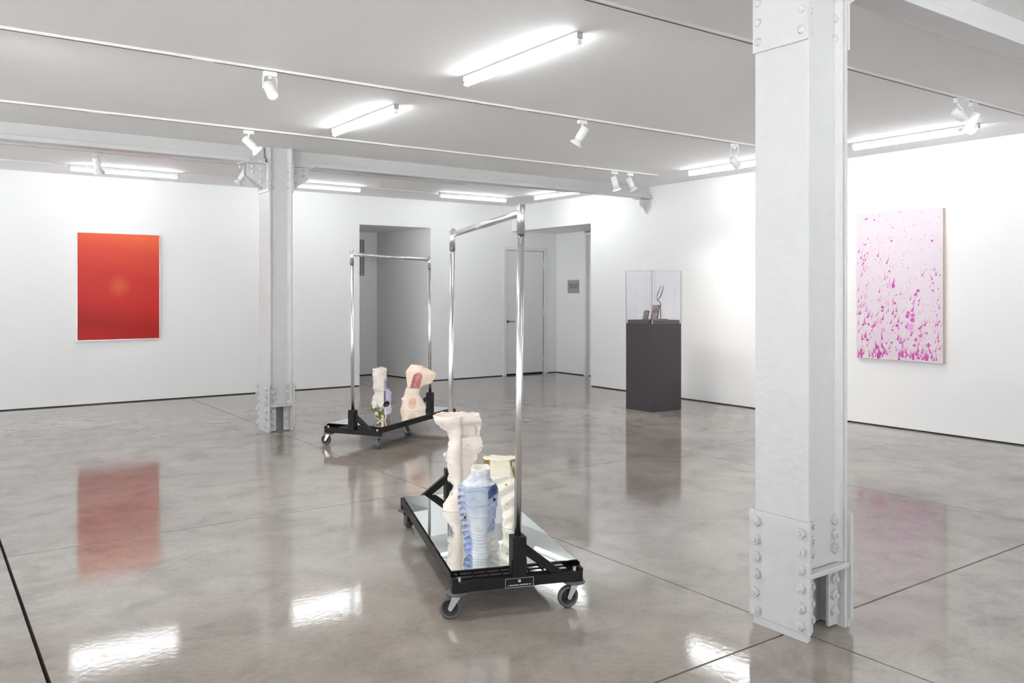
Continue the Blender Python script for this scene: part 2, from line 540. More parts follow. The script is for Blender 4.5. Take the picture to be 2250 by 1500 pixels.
def column(label, x0, x1, y0, y1, seat_y, gz0, seat_len=.25):
    cx, cy = (x0 + x1) / 2, (y0 + y1) / 2
    a, b = (x1 - x0) / 2, (y1 - y0) / 2
    t = thing('steel_column', label, 'column', (cx, cy, 0), 0, 'white riveted steel columns')
    ft = .018
    sh = MB()
    for s in (-1, 1):
        sh.box(min(s * a, s * (a - ft)), max(s * a, s * (a - ft)), -b, b, 0.0, H)
    sh.build('flange', M_STEEL, t, bevel=.003)
    wb_ = MB()
    wb_.box(-a + ft, a - ft, -.012, .012, 0.0, H)
    for s in (-1, 1):
        # shallow front web above the shelf with rounded corners
        y = s * (b - .030)
        pts = [(-a + ft, y - s * .0), (-a + ft, y + s * .018), (-a + ft + .010, y + s * .010), (-a + ft + .03, y), (a - ft - .03, y), (a - ft - .010, y + s * .010), (a - ft, y + s * .018), (a - ft, y - s * .012), (-a + ft, y - s * .012)]
        wb_.prism(pts[1:], 'z', .285, H)
    wb_.build('web', M_STEEL, t)
    for s in (-1, 1):
        xa = s * a
        xb = s * (a + .018)
        p = MB().box(min(xa, xb), max(xa, xb), -b - .018, b + .018, .036, .498)
        p.build('base_plate', M_STEEL, t, bevel=.003)
        MB().box(min(xa, s * (a + .011)), max(xa, s * (a + .011)), -b - .004, b + .004, 0, .036).build('foot', M_STEEL, t, bevel=.002)
        # angles beside the web at the foot
        MB().box(min(s * (a - ft), s * (a - .085)), max(s * (a - ft), s * (a - .085)), -b + .035, -b + .05, 0.01, .27).build('angle', M_STEEL, t, bevel=.002)
        MB().box(min(s * (a - ft), s * (a - .085)), max(s * (a - ft), s * (a - .085)), b - .05, b - .035, 0.01, .27).build('angle', M_STEEL, t, bevel=.002)
        for k in range(6):
            z = .455 - k * .077
            for yy in (-b + .022, b - .022):
                fix('bolt', BOLT, t, (s * (a + .018), yy + random.uniform(-.004, .004), z + random.uniform(-.003, .003)), (s, 0, 0), random.uniform(0, 1))
        for sy in (-1, 1):
            for k in range(3):
                fix('bolt', BOLT, t, (s * (a - .055), sy * (b - .030), .47 - k * .062), (0, sy, 0), random.uniform(0, 1))
                fix('bolt', BOLT, t, (s * (a - .055), sy * (b - .035), .215 - k * .07), (0, sy, 0), random.uniform(0, 1))
    for sy in (-1, 1):
        MB().box(-a + .001, a - .001, min(sy * (b - .03), sy * (b + .012)), max(sy * (b - .03), sy * (b + .012)), .262, .284).build('shelf', M_STEEL, t, bevel=.004)
    # brackets carrying the beams
    sy = seat_y - cy
    for s in (-1, 1):
        br = MB()
        br.box(min(s * a, s * (a + .012)), max(s * a, s * (a + .012)), -b - .004, b + .004, 2.50, 2.79)
        br.build('bracket_plate', M_STEEL, t, bevel=.002)
        gl = min(.205, seat_len)
        gp = [(s * (a + .012), gz0), (s * (a + gl), max(gz0 + .05, 2.66)), (s * (a + gl), 2.785), (s * (a + .012), 2.785)]
        for gy in (sy - .055, sy + .055):
            MB().prism(gp, 'y', gy - .008, gy + .008).build('gusset', M_STEEL, t, bevel=.002)
            for gx, gz in ((.06, 2.61), (.06, 2.73), (.15, 2.70), (.15, 2.76)):
                if gz > gz0 + .02 + gx * .7:
                    fix('rivet', RIVET, t, (s * (a + gx), gy - .008, gz), (0, -1, 0))
        MB().box(min(s * a, s * (a + seat_len)), max(s * a, s * (a + seat_len)), sy - .12, sy + .12, 2.785, 2.80).build('seat_plate', M_STEEL, t, bevel=.002)
        for bx in ((.07, .19) if seat_len > .2 else (.06,)):
            for by in (-.095, .095):
                fix('bolt', BOLT, t, (s * (a + bx), sy + by, 2.80), (0, 0, 1), random.uniform(0, 1))
        for k in range(3):
            for yy in (-b + .025, b - .025):
                fix('rivet', RIVET, t, (s * (a + .012), yy, 2.545 + k * .085), (s, 0, 0))
        for k in range(4):
            fix('rivet', RIVET, t, (s * (a - .05), -b + .030, 2.55 + k * .085), (0, -1, 0))
    return t

column('thick white I-section steel column with chunky painted bolts, rising beside the pink splattered painting', 3.02, 3.30, 2.1265, 2.397, 2.20, 2.70, .10)
column('white riveted steel column standing between the red picture and the passage opening', 3.0, 3.25, 8.545, 8.86, 8.69, 2.525)

def beam(label, y, x0, x1):
    t = thing('steel_beam', label, 'beam', (0, y, 2.80), 0, 'white steel beams under the ceiling')
    MB().box(x0, x1, -.085, .085, 0.001, .045).build('lower_flange', M_STEEL, t, bevel=.003)
    MB().box(x0, x1, -.03, .03, .045, H - 2.80).build('web', M_STEEL, t)
    return t
for y, xa, xb, w in ((2.20, 3.02, 3.30, 'beside the bolted column near the pink splattered painting'), (8.69, 3.0, 3.25, 'at the riveted column near the red picture')):
    beam('white steel beam running from the right wall to the column ' + w.split(' ', 1)[1] if w.startswith('at') else 'white steel beam running to the right wall ' + w, y, xb + .02, WB - .02)
    beam('white steel beam running away from the right wall ' + w, y, X0 + .02, xa - .02)

wbkt = thing('wall_bracket', 'pale pointed steel bracket under the beam end on the right wall', 'bracket', (WB, 8.69, 2.6))
MB().prism([(-.0, -.02), (.075, .075), (.075, .185), (-.075, .185), (-.075, .075)], 'x', -.03, -.001).build('back_plate', M_STEEL, wbkt, bevel=.002)
MB().prism([(-.03, .02), (-.15, .10), (-.15, .183), (-.03, .183)], 'y', -.01, .01).build('gusset', M_STEEL, wbkt)
MB().box(-.17, -.001, -.12, .12, .185, .199).build('seat_plate', M_STEEL, wbkt, bevel=.002)
for by in (-.1, .1):
    fix('bolt', BOLT, wbkt, (-.08, by, .199), (0, 0, 1))

# ------------------------------------------------------------------ fluorescent fixtures
def make_fixture(L=1.235):
    me = {}
    h = L / 2
    me['body'] = MB().box(-h, h, -.021, .021, -.040, -.002).mesh('body', M_WHITE, bevel=.002)
    me['mount_channel'] = MB().box(-h + .002, h - .002, -.0235, .0235, -.005, 0).mesh('mount_channel', M_GREYCAP)
    me['end_cap'] = MB().box(h, h + .004, -.021, .021, -.041, -.001).mesh('end_cap', M_GREYCAP, bevel=.001)
    lh = MB().box(h - .022, h + .001, -.011, .011, -.072, -.040)
    lh.cone((h - .022, 0, -.060), (h + .003, 0, -.060), .0165, .0165, 14)
    me['lamp_holder'] = lh.mesh('lamp_holder', M_WHITE, bevel=.001)
    me['tube'] = MB().cone((-h + .022, 0, -.060), (h - .022, 0, -.060), .0135, .0135, 16).mesh('tube', M_TUBE)
    return me
FIX = make_fixture()
def fixture(label, x, y, along):
    t = thing('fluorescent_light', label, 'light', (x, y, H), 0 if along == 'x' else math.pi / 2, 'bare-tube fluorescent ceiling lights')
    for n in ('body', 'mount_channel', 'tube'):
        link(n, FIX[n], t)
    for n in ('end_cap', 'lamp_holder'):
        link(n, FIX[n], t)
        o = link(n, FIX[n], t)
        o.rotation_euler = (0, 0, math.pi)
    return t
for lab, x, y, al in (
    ('fluorescent tube light on the open ceiling above the rack with three ceramic vessels', 3.145, 4.36, 'y'),
    ('fluorescent tube light on the ceiling between two lighting tracks, towards the rack with two ceramics', 3.155, 6.65, 'y'),
    ('fluorescent tube light on the ceiling above the red picture', 2.11, 11.10, 'x'),
    ('fluorescent tube light on the ceiling right beside the riveted column top', 4.59, 11.05, 'x'),
    ('fluorescent tube light on the ceiling between the passage opening and the room corner', 7.07, 10.95, 'x'),
    ('fluorescent tube light on the ceiling in front of the alcove with the grey plaque', 7.85, 9.80, 'y'),
    ('fluorescent tube light on the ceiling between the glass case and the bolted column', 7.785, 6.56, 'y'),
    ('fluorescent tube light on the ceiling in front of the pink splattered painting', 7.755, 4.32, 'y'),
    ('fluorescent tube light on the ceiling of the bays towards the rear window', 7.755, 0.9, 'y'),  # from here on: extra fixtures added out of view for even light
    ('fluorescent tube light on the ceiling of the bays towards the rear window', 3.14, 0.9, 'y'),
    ('fluorescent tube light on the ceiling of the bays towards the rear window', 3.14, -1.9, 'y'),
    ('fluorescent tube light on the ceiling of the bays towards the rear window', 7.755, -1.9, 'y'),
    ('fluorescent tube light on the ceiling of the bays towards the rear window', -1.4, 0.9, 'y'),
    ('fluorescent tube light on the ceiling of the bays towards the rear window', -1.4, -1.9, 'y'),
    ('fluorescent tube light on the ceiling of the bays towards the rear window', 3.14, -5.2, 'y'),
    ('fluorescent tube light on the ceiling of the bays towards the rear window', 7.755, -5.2, 'y'),
    ('fluorescent tube light on the ceiling of the bays towards the rear window', -1.4, -5.2, 'y'),
    ('fluorescent tube light on the ceiling of the bays towards the long side window', -5.4, 6.65, 'y'),  # added fixtures on the side-window half, also out of view
    ('fluorescent tube light on the ceiling of the bays towards the long side window', -5.4, 2.2, 'y'),
    ('fluorescent tube light on the ceiling of the bays towards the long side window', -1.4, 4.36, 'y'),
    ('fluorescent tube light on the ceiling of the bays towards the long side window', -1.4, 6.65, 'y'),
    ('fluorescent tube light on the ceiling of the bays towards the long side window', -0.4, 11.10, 'x'),
    ('fluorescent tube light on the ceiling of the bays towards the long side window', -2.9, 11.10, 'x')):
    fixture(lab, x, y, al)

# ------------------------------------------------------------------ lighting tracks
def track(label, y, x0, x1, joints=()):
    t = thing('lighting_track', label, 'track', (0, y, H), 0, 'slim ceiling lighting tracks')
    b = MB().box(x0, x1, -.013, -.003, -.016, 0).box(x0, x1, .0065, .0105, -.016, 0).box(x0, x1, -.003, .0065, -.004, 0)
    b.build('rail', M_WHITE, t)
    MB().box(x0, x1, -.0005, .0100, -.0166, -.0161).build('slot', M_TRACKSLOT, t)
    for j in joints:
        MB().box(j - .07, j + .07, -.0138, .0112, -.0180, -.001).build('joiner', M_WHITE, t, bevel=.001)
    MB().box(x1, x1 + .03, -.013, .0105, -.017, -.001).build('end_cap', M_WHITE, t)
track('slim white lighting track crossing the ceiling between the first two fluorescent lights', 5.57, -4.5, 8.2, (1.52, 4.05))
track('thin white lighting track on the ceiling just before the beam at the riveted column', 7.70, -4.5, 7.75, (1.25, 4.0))
track('slim lighting track with an open dark slot passing behind the bolted column', 3.28, -4.5, 8.2, (4.2, 6.66))
track('white lighting track on the ceiling between the beam and the red picture wall', 9.86, -4.5, 6.2, (2.3,))
tag(MB().box(0.26, 1.45, 11.085, 11.105, H - .012, H - .0005).build('conduit', M_WHITE), 'thin white conduit along the ceiling leading into the light above the red picture', 'conduit')
tag(MB().box(2.78, 3.93, 11.085, 11.105, H - .012, H - .0005).build('conduit', M_WHITE), 'thin white conduit along the ceiling from the red picture light to the column light', 'conduit')
tag(MB().box(5.25, 6.41, 11.0, 11.02, H - .012, H - .0005).build('conduit', M_WHITE), 'thin white conduit along the ceiling above the passage opening', 'conduit')

def spot(label, x, y, aim, kind='flare', lit=False, drop=.075, watts=None, yoke=False):
    t = thing('track_spotlight', label, 'spotlight', (x, y, H - .0215), 0, 'white track spotlights')
    MB().box(-.045, .045, -.017, .017, -.034, 0).build('adapter', M_WHITE, t, bevel=.004)
    d = Vector(aim).normalized()
    side = d.cross(Vector((0, 0, 1))).normalized()
    pivot = Vector((0, 0, -.034 - drop))
    st = MB()
    if yoke:
        pts = []
        for k in range(13):
            a = math.pi * k / 12
            pts.append(Vector((0, 0, -.05)) + side * (math.cos(a) * .052) + Vector((0, 0, math.sin(a) * .022)))
        st.tube([pivot + side * .052] + pts + [pivot - side * .052], .005, 6)
        st.cone((0, 0, -.034), (0, 0, -.022 - .012), .01, .01, 8)
        st.cone((0, 0, -.05 + .026), (0, 0, -.05), .012, .012, 10)
    else:
        st.tube([Vector((0, 0, -.03)), Vector((0, 0, -.05)), pivot + side * .040 + Vector((0, 0, .03)), pivot + side * .040], .008, 8)
        st.cone(pivot + side * .046, pivot + side * .030, .014, .014, 12)
    st.build('yoke', M_WHITE, t)
    r = .036
    c0 = pivot - d * .055
    can = MB().lathe(c0, d, [(0, 0.0), (0, r * .80), (.008, r), (.115, r), (.12, r * .86)], 24)
    can.build('can', M_WHITE, t)
    e = c0 + d * .112
    if kind == 'flare':
        MB().lathe(e, d, [(0, r * .7), (.02, r * .95), (.048, .056), (.060, .060), (.060, .057), (.05, .053)], 28).build('lamp_reflector', M_FROST, t)
        MB().cone(e + d * .050, e + d * .054, .054, .054, 24).build('lens', M_LENS_ON if lit else M_LENS_OFF, t)
        le = e + d * .07
    else:
        MB().cone(e + d * .001, e + d * .006, r * .95, r * .9, 24).build('lens', M_LENS_ON if lit else M_LENS_OFF, t)
        le = e + d * .02
    if watts:
        ld = bpy.data.lights.new('spot_beam', 'SPOT')
        ld.energy = watts
        ld.color = (1.0, 0.955, 0.90)
        ld.spot_size = math.radians(96)
        ld.spot_blend = 1.0
        ld.shadow_soft_size = .04
        lo = bpy.data.objects.new('spot_beam', ld)
        COL.objects.link(lo)
        lo.parent = t
        lo.location = le
        lo.rotation_euler = (-d).to_track_quat('Z', 'Y').to_euler()
    return t
W = SPOT_WATTS
def RF(r, f, u):     # direction from rightward, forward and upward shares as seen from the viewpoint
    return (r * math.cos(YAW) + f * math.sin(YAW), -r * math.sin(YAW) + f * math.cos(YAW), u)
spot('lit white spotlight on the track above the rack with three ceramic vessels, its lamp glowing', 1.96, 5.57, (.30, -1.55, -2.1), 'can', True, .085, W, True)
spot('white flared spotlight on the thin track, tilted away from the red picture beside the column', 2.51, 7.70, RF(.75, .1, -.75), 'flare', False, .075, W)
spot('white spotlight silhouetted against the light above the red picture', 1.59, 9.86, RF(.12, .3, -.9), 'flare', False, .075, W * .4)
spot('white spotlight hanging left of the riveted column bracket, turned to the red picture', 3.15, 9.86, RF(-.55, .2, -.8), 'flare', False, .075, W * .4)
spot('white flared spotlight alone on its track, tilted towards the rack with three vessels', 4.71, 5.57, RF(-.5, .15, -.85), 'flare', False, .075, W * .8)
spot('first of two flared spotlights near the track end by the wall bracket, its stem slimmer', 7.03, 7.70, RF(.25, -.08, -.95), 'flare', False, .085, W)
spot('second of two flared spotlights near the track end, closest to the wall bracket', 7.29, 7.70, RF(.42, .0, -.85), 'flare', False, .075, W * 1.5)
spot('white spotlight hanging in a long looped yoke close to the bolted column', 6.70, 5.57, RF(.72, .45, -.70), 'can', False, .15, W * .9, True)
spot('straight-barrelled spotlight of the pair above the pink splattered painting', 6.55, 3.28, RF(.85, .25, -.45), 'can', False, .085, W * .35)
spot('round-headed spotlight of the pair above the pink splattered painting, pointing down', 6.78, 3.28, RF(-.35, .25, -.9), 'flare', False, .095, None)
spot('white spotlight on the slotted track, turned across to the rack with three vessels', 0.95, 3.28, (1.35, .55, -2.1), 'flare', True, .075, W * 1.5)  # added out of view to light the vessel fronts
spot('white spotlight on the slim track towards the long side window', -0.35, 5.57, (4.1, 1.9, -2.3), 'flare', True, .075, W * 1.8)  # added out of view, aimed at the second rack

# ------------------------------------------------------------------ pictures
red = thing('red_picture', 'large red gradient picture with a soft orange glow in a thin pale frame', 'picture', (2.204, WA, 1.531))
w2, h2 = .501, .697
MB().box(-w2 + .006, w2 - .006, -.034, -.004, -h2 + .006, h2 - .006).build('print', M_RED, red)
fr = MB().box(-w2 - .006, -w2 + .006, -.038, -.001, -h2 - .006, h2 + .006).box(w2 - .006, w2 + .006, -.038, -.001, -h2 - .006, h2 + .006)
fr.box(-w2 + .006, w2 - .006, -.038, -.001, h2 - .006, h2 + .006).box(-w2 + .006, w2 - .006, -.038, -.001, -h2 - .006, -h2 + .006)
fr.build('frame', M_SILVER, red)

pink = thing('pink_painting', 'white canvas with magenta drips and splatters densest along its lower edge', 'painting', (WB, 4.90, 1.52))
PW, PH = .478, .788
MB().box(-.05, -.008, -PW, PW, -PH, PH).build('canvas', mat('canvas_white', lin(226, 215, 222), .65, noise_amt=.03, noise_scale=40), pink, bevel=.002)
MB().box(-.044, -.001, -PW - .004, PW + .004, -PH - .004, PH + .004).build('stretcher', M_RAW, pink)
rp = random.Random(21)
pm = MB()
def ppt(x, y):          # pixels of the painting's own layout to its surface
    return (PW - (x - 105) / 745.0 * 2 * PW, PH - (y - 110) / 1290.0 * 2 * PH)
lay = [0]
def flat(poly, mi):
    lay[0] += 1
    xx = -.0502 - (lay[0] % 60) * .000012 - mi * .0001
    pm._add([(xx, y, z) for y, z in poly], [tuple(range(len(poly)))], mi)
def clampp(p):
    return (max(-PW + .001, min(PW - .001, p[0])), max(-PH + .001, min(PH - .001, p[1])))
def drop(x, y, r, tail, lean, mi, ry=1.0):
    """round head with a tail that tapers upwards, in layout pixels"""
    pts = []
    n = 11
    for k in range(n):
        a = math.pi * (k / (n - 1)) + math.pi
        pts.append((x - math.cos(a) * r * -1, y - math.sin(a) * r * ry))
    if tail > 0:
        m = 6
        left, right = [], []
        ph = rp.uniform(0, 6)
        for k in range(1, m + 1):
            f = k / m
            wv = math.sin(ph + f * 4) * r * .35
            ww = r * (1 - f) ** 1.6 * .75 + .5
            cxx = x + lean * tail * f + wv * f
            cyy = y - tail * f
            left.append((cxx - ww, cyy)); right.append((cxx + ww, cyy))
        pts = pts + right[:] + left[::-1] if pts[-1][0] > x else pts + left + right[::-1]
    else:
        for k in range(1, n - 1):
            a = math.pi * (k / (n - 1))
            pts.append((x + (1 if pts[n - 1][0] > x else -1) * math.cos(a) * r, y - math.sin(a) * r * ry))
    flat([clampp(ppt(px, py)) for px, py in pts], mi)
def ribbon(x, y, ln, lean, wd, mi):
    m = 6
    ph, am = rp.uniform(0, 6), rp.uniform(1, 5)
    L_, R_ = [], []
    for k in range(m):
        f = k / (m - 1)
        cx = x + lean * ln * f + math.sin(ph + f * 5) * am
        ww = wd * math.sin(math.pi * (0.08 + .84 * f))
        L_.append((cx - ww, y - ln * f)); R_.append((cx + ww, y - ln * f))
    flat([clampp(ppt(a, b)) for a, b in L_ + R_[::-1]], mi)
for _ in range(1150):   # faint hairline drips
    y = 150 + 1240 * (rp.random() ** .62)
    ribbon(rp.uniform(112, 842), y, rp.uniform(15, 62), rp.uniform(-.5, .5), rp.uniform(.7, 1.5), 3 if rp.random() < .75 else 2)
for _ in range(330):    # small droplets everywhere
    y = 120 + 1270 * (rp.random() ** .7)
    drop(rp.uniform(112, 842), y, rp.uniform(1.5, 4.0), rp.choice((0, 0, 8, 18)), rp.uniform(-.5, .5), rp.choice((1, 1, 2, 0)))
for _ in range(95):     # small drips with tails
    y = 520 + 860 * (rp.random() ** .6)
    drop(rp.uniform(112, 840), y, rp.uniform(3, 7), rp.uniform(20, 62), rp.uniform(-.1, .8), rp.choice((0, 0, 1)))
for _ in range(62):     # thick fringe along the lower edge
    x = rp.choice((rp.uniform(112, 842), rp.gauss(310, 45), rp.gauss(520, 40), rp.gauss(720, 60), rp.gauss(140, 20)))
    drop(max(116, min(838, x)), 1392 - abs(rp.gauss(0, 42)), rp.uniform(5, 11), rp.uniform(22, 85), rp.uniform(-.45, .45), rp.choice((0, 0, 0, 4)))
for _ in range(22):
    drop(rp.uniform(112, 190), rp.uniform(420, 1010), rp.uniform(2.5, 7), rp.uniform(25, 60), rp.uniform(-.1, .5), 0)
for x, y, r, tl, ln, mi in ((190, 152, 8, 0, 0, 0), (206, 150, 6, 0, 0, 0), (270, 165, 7, 0, 0, 0), (500, 110, 8, 0, 0, 0), (423, 358, 8, 0, 0, 0), (188, 380, 8, 0, 0, 0),
        (212, 328, 6, 0, 0, 0), (765, 375, 9, 0, 0, 0), (405, 625, 9, 0, 0, 0), (300, 488, 7, 40, .3, 0), (205, 462, 6, 28, .5, 0), (438, 755, 15, 90, .15, 0), (380, 555, 6, 80, .35, 0),
        (650, 795, 13, 0, 0, 0), (630, 825, 16, 30, .6, 1), (772, 793, 9, 0, 0, 0), (772, 730, 7, 0, 0, 0), (453, 903, 11, 0, 0, 0), (343, 938, 12, 0, 0, 0), (343, 970, 9, 0, 0, 0), (434, 995, 11, 62, .2, 0),
        (568, 985, 16, 0, 0, 1), (560, 1015, 17, 0, 0, 1), (605, 1000, 20, 20, 0, 1), (604, 1045, 21, 0, 0, 1), (600, 965, 11, 60, .4, 0), (608, 905, 9, 60, .5, 0), (350, 1140, 20, 0, 0, 2), (328, 1078, 13, 0, 0, 2),
        (585, 1105, 28, 0, 0, 2), (557, 1105, 17, 0, 0, 1), (472, 1097, 14, 0, 0, 0), (482, 1065, 9, 60, .1, 0), (733, 1250, 22, 22, .2, 1), (670, 1175, 17, 28, .5, 1), (632, 1212, 15, 30, .2, 1), (620, 1258, 15, 12, 0, 1),
        (640, 1330, 21, 35, .1, 1), (500, 1240, 16, 60, .05, 0), (480, 1215, 13, 48, .2, 0), (527, 1235, 9, 45, .2, 0), (252, 1110, 14, 35, .6, 1), (270, 1075, 10, 0, 0, 2), (205, 1235, 12, 0, 0, 0), (188, 1205, 14, 60, 0, 0),
        (160, 1230, 9, 60, -.1, 0), (720, 1153, 11, 0, 0, 0), (705, 1085, 10, 60, .6, 0), (662, 1115, 12, 50, .7, 0), (343, 1045, 10, 55, .3, 0), (178, 1085, 13, 70, .1, 0), (165, 1100, 9, 0, 0, 0), (218, 1095, 10, 0, 0, 0),
        (205, 1030, 10, 75, .5, 0), (135, 1000, 12, 35, .2, 0), (590, 1175, 9, 50, .5, 0), (685, 1320, 11, 70, .1, 1), (565, 1210, 15, 0, 0, 2), (340, 1220, 10, 70, -.1, 0), (432, 1137, 9, 0, 0, 0), (768, 700, 6, 60, -.45, 0), (820, 1055, 6, 20, .5, 0),
        (425, 1248, 9, 0, 0, 0), (292, 1290, 17, 60, -.3, 0), (510, 1335, 19, 50, -.1, 0), (320, 1350, 18, 70, -.2, 0), (355, 1345, 11, 60, .1, 0), (462, 1290, 9, 0, 0, 2), (585, 870, 6, 50, .2, 0), (498, 828, 5, 38, .2, 0), (465, 830, 7, 0, 0, 0)):
    drop(x, y, r, tl, ln, mi)
po = pm.build('paint_marks', [mat('magenta_a', lin(196, 62, 160), .45), mat('magenta_b', lin(208, 86, 178), .45), mat('orchid', lin(226, 156, 216), .5),
                              mat('pale_rose', lin(226, 200, 220), .6), mat('crimson_magenta', lin(184, 44, 130), .45)], pink)
po['kind'] = 'stuff'

# ------------------------------------------------------------------ glass case on its pedestal
px0, px1, py0, py1, pz = 7.285, 7.79, 7.31, 7.77, 1.07
ped = thing('pedestal', 'tall charcoal pedestal standing before the right wall, carrying a clear case', 'pedestal', ((px0 + px1) / 2, (py0 + py1) / 2, 0))
hx, hy = (px1 - px0) / 2, (py1 - py0) / 2
MB().box(-hx, hx, -hy, hy, 0, pz).build('body', M_PED, ped, bevel=.003)
MB().box(-hx + .016, hx - .016, -hy + .016, hy - .016, pz, pz + .042).build('deck', M_PED, ped, bevel=.001)

def acrylic():
    m = bpy.data.materials.new('clear_acrylic')
    m.use_nodes = True
    nt = m.node_tree
    p = nt.nodes['Principled BSDF']
    p.inputs['Base Color'].default_value = (0.96, 0.955, 0.975, 1)
    p.inputs['Roughness'].default_value = 0.0
    p.inputs['IOR'].default_value = 1.45
    p.inputs['Transmission Weight'].default_value = 1.0
    return m
M_ACR = acrylic()
case = thing('display_case', 'clear acrylic box case with sharp corner edges on the charcoal pedestal', 'case', ((px0 + px1) / 2, (py0 + py1) / 2, pz + .001))
CZ = .648
gt = .004
for nm, bx in (('pane', (-hx, hx, -hy, -hy + gt, 0, CZ)), ('pane', (-hx, hx, hy - gt, hy, 0, CZ)), ('pane', (-hx, -hx + gt, -hy + gt, hy - gt, 0, CZ)), ('pane', (hx - gt, hx, -hy + gt, hy - gt, 0, CZ)), ('lid', (-hx, hx, -hy, hy, CZ + .0005, CZ + gt))):
    MB().box(*bx).build(nm, M_ACR, case)
# pale opaque strip paints a glint on the case corner
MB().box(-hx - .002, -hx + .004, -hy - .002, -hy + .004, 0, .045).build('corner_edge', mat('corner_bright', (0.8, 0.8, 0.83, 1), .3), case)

dz = pz + .0425
def tome(name, label, x, y, rz, w, d, h, tilt, seed):
    t = thing(name, label, 'ornament', (x, y, dz + .001), rz)
    m = mat('marbled_' + str(seed), lin(176, 160, 166), .5)
    nt = m.node_tree
    p = nt.nodes['Principled BSDF']
    geo = nt.nodes.new('ShaderNodeNewGeometry')
    n = nt.nodes.new('ShaderNodeTexNoise')
    n.inputs['Scale'].default_value = 42
    n.inputs['Detail'].default_value = 6
    n.inputs['Distortion'].default_value = 1.5
    nt.links.new(geo.outputs['Position'], n.inputs['Vector'])
    r = nt.nodes.new('ShaderNodeValToRGB')
    r.color_ramp.elements[0].position, r.color_ramp.elements[0].color = .40, lin(84, 72, 78)
    r.color_ramp.elements[1].position, r.color_ramp.elements[1].color = .54, lin(196, 180, 184)
    nt.links.new(n.outputs['Fac'], r.inputs['Fac'])
    nt.links.new(r.outputs['Color'], p.inputs['Base Color'])
    b = MB()
    k = math.tan(tilt)
    M = Matrix(((1, 0, k, 0), (0, 1, 0, 0), (0, 0, 1, 0), (0, 0, 0, 1)))
    b.box(-w / 2, w / 2, -d / 2, d / 2, 0, h, M=M)
    b.build('block', m, t, bevel=.002)
    f = MB().box(w * .30, w * .42, -d / 2 - .002, -d / 2 - .0002, .004, h - .004, M=M)
    f.build('dark_stripe', mat('dark_stripe_' + str(seed), (0.06, 0.05, 0.05, 1), .6), t)
    return t
tome('small_block', 'small marbled grey block leaning inside the clear case', 7.455, 7.60, -YAW, .065, .05, .115, .16, 1)
tome('tall_block', 'taller marbled grey block leaning beside the small one inside the clear case', 7.53, 7.52, -YAW, .085, .05, .185, .16, 2)
fk = thing('fork_sculpture', 'thin dark forked rod on a bent stand inside the clear case', 'sculpture', (7.665, 7.545, dz + .001), -YAW)
MB().box(-.055, .085, -.05, .05, 0, .007).build('base', M_PED, fk, bevel=.001)
MB().tube([(0, 0, .006), (0, 0, .205), (-.006, 0, .218), (-.042, 0, .243)], .0055, 8).build('stand', M_BLACK, fk)
mi_ = mat('dark_iron', (0.035, 0.033, 0.033, 1), .45, metal=.4)
MB().tube([(-.040, -.004, .243), (-.020, -.004, .265), (.003, -.004, .30), (.024, -.004, .365), (.042, -.004, .435)], [.004, .005, .006, .0055, .002], 8).build('prong', mi_, fk)
MB().tube([(-.040, -.004, .243), (-.048, -.004, .285), (-.042, -.004, .31), (-.022, -.004, .36), (.004, -.004, .425)], [.004, .003, .006, .005, .002], 8).build('prong', mi_, fk)
MB().tube([(-.046, -.004, .280), (-.062, -.004, .280), (-.076, -.004, .288), (-.083, -.004, .303), (-.083, -.004, .318)], .0028, 6).build('hook', M_ZINC, fk)

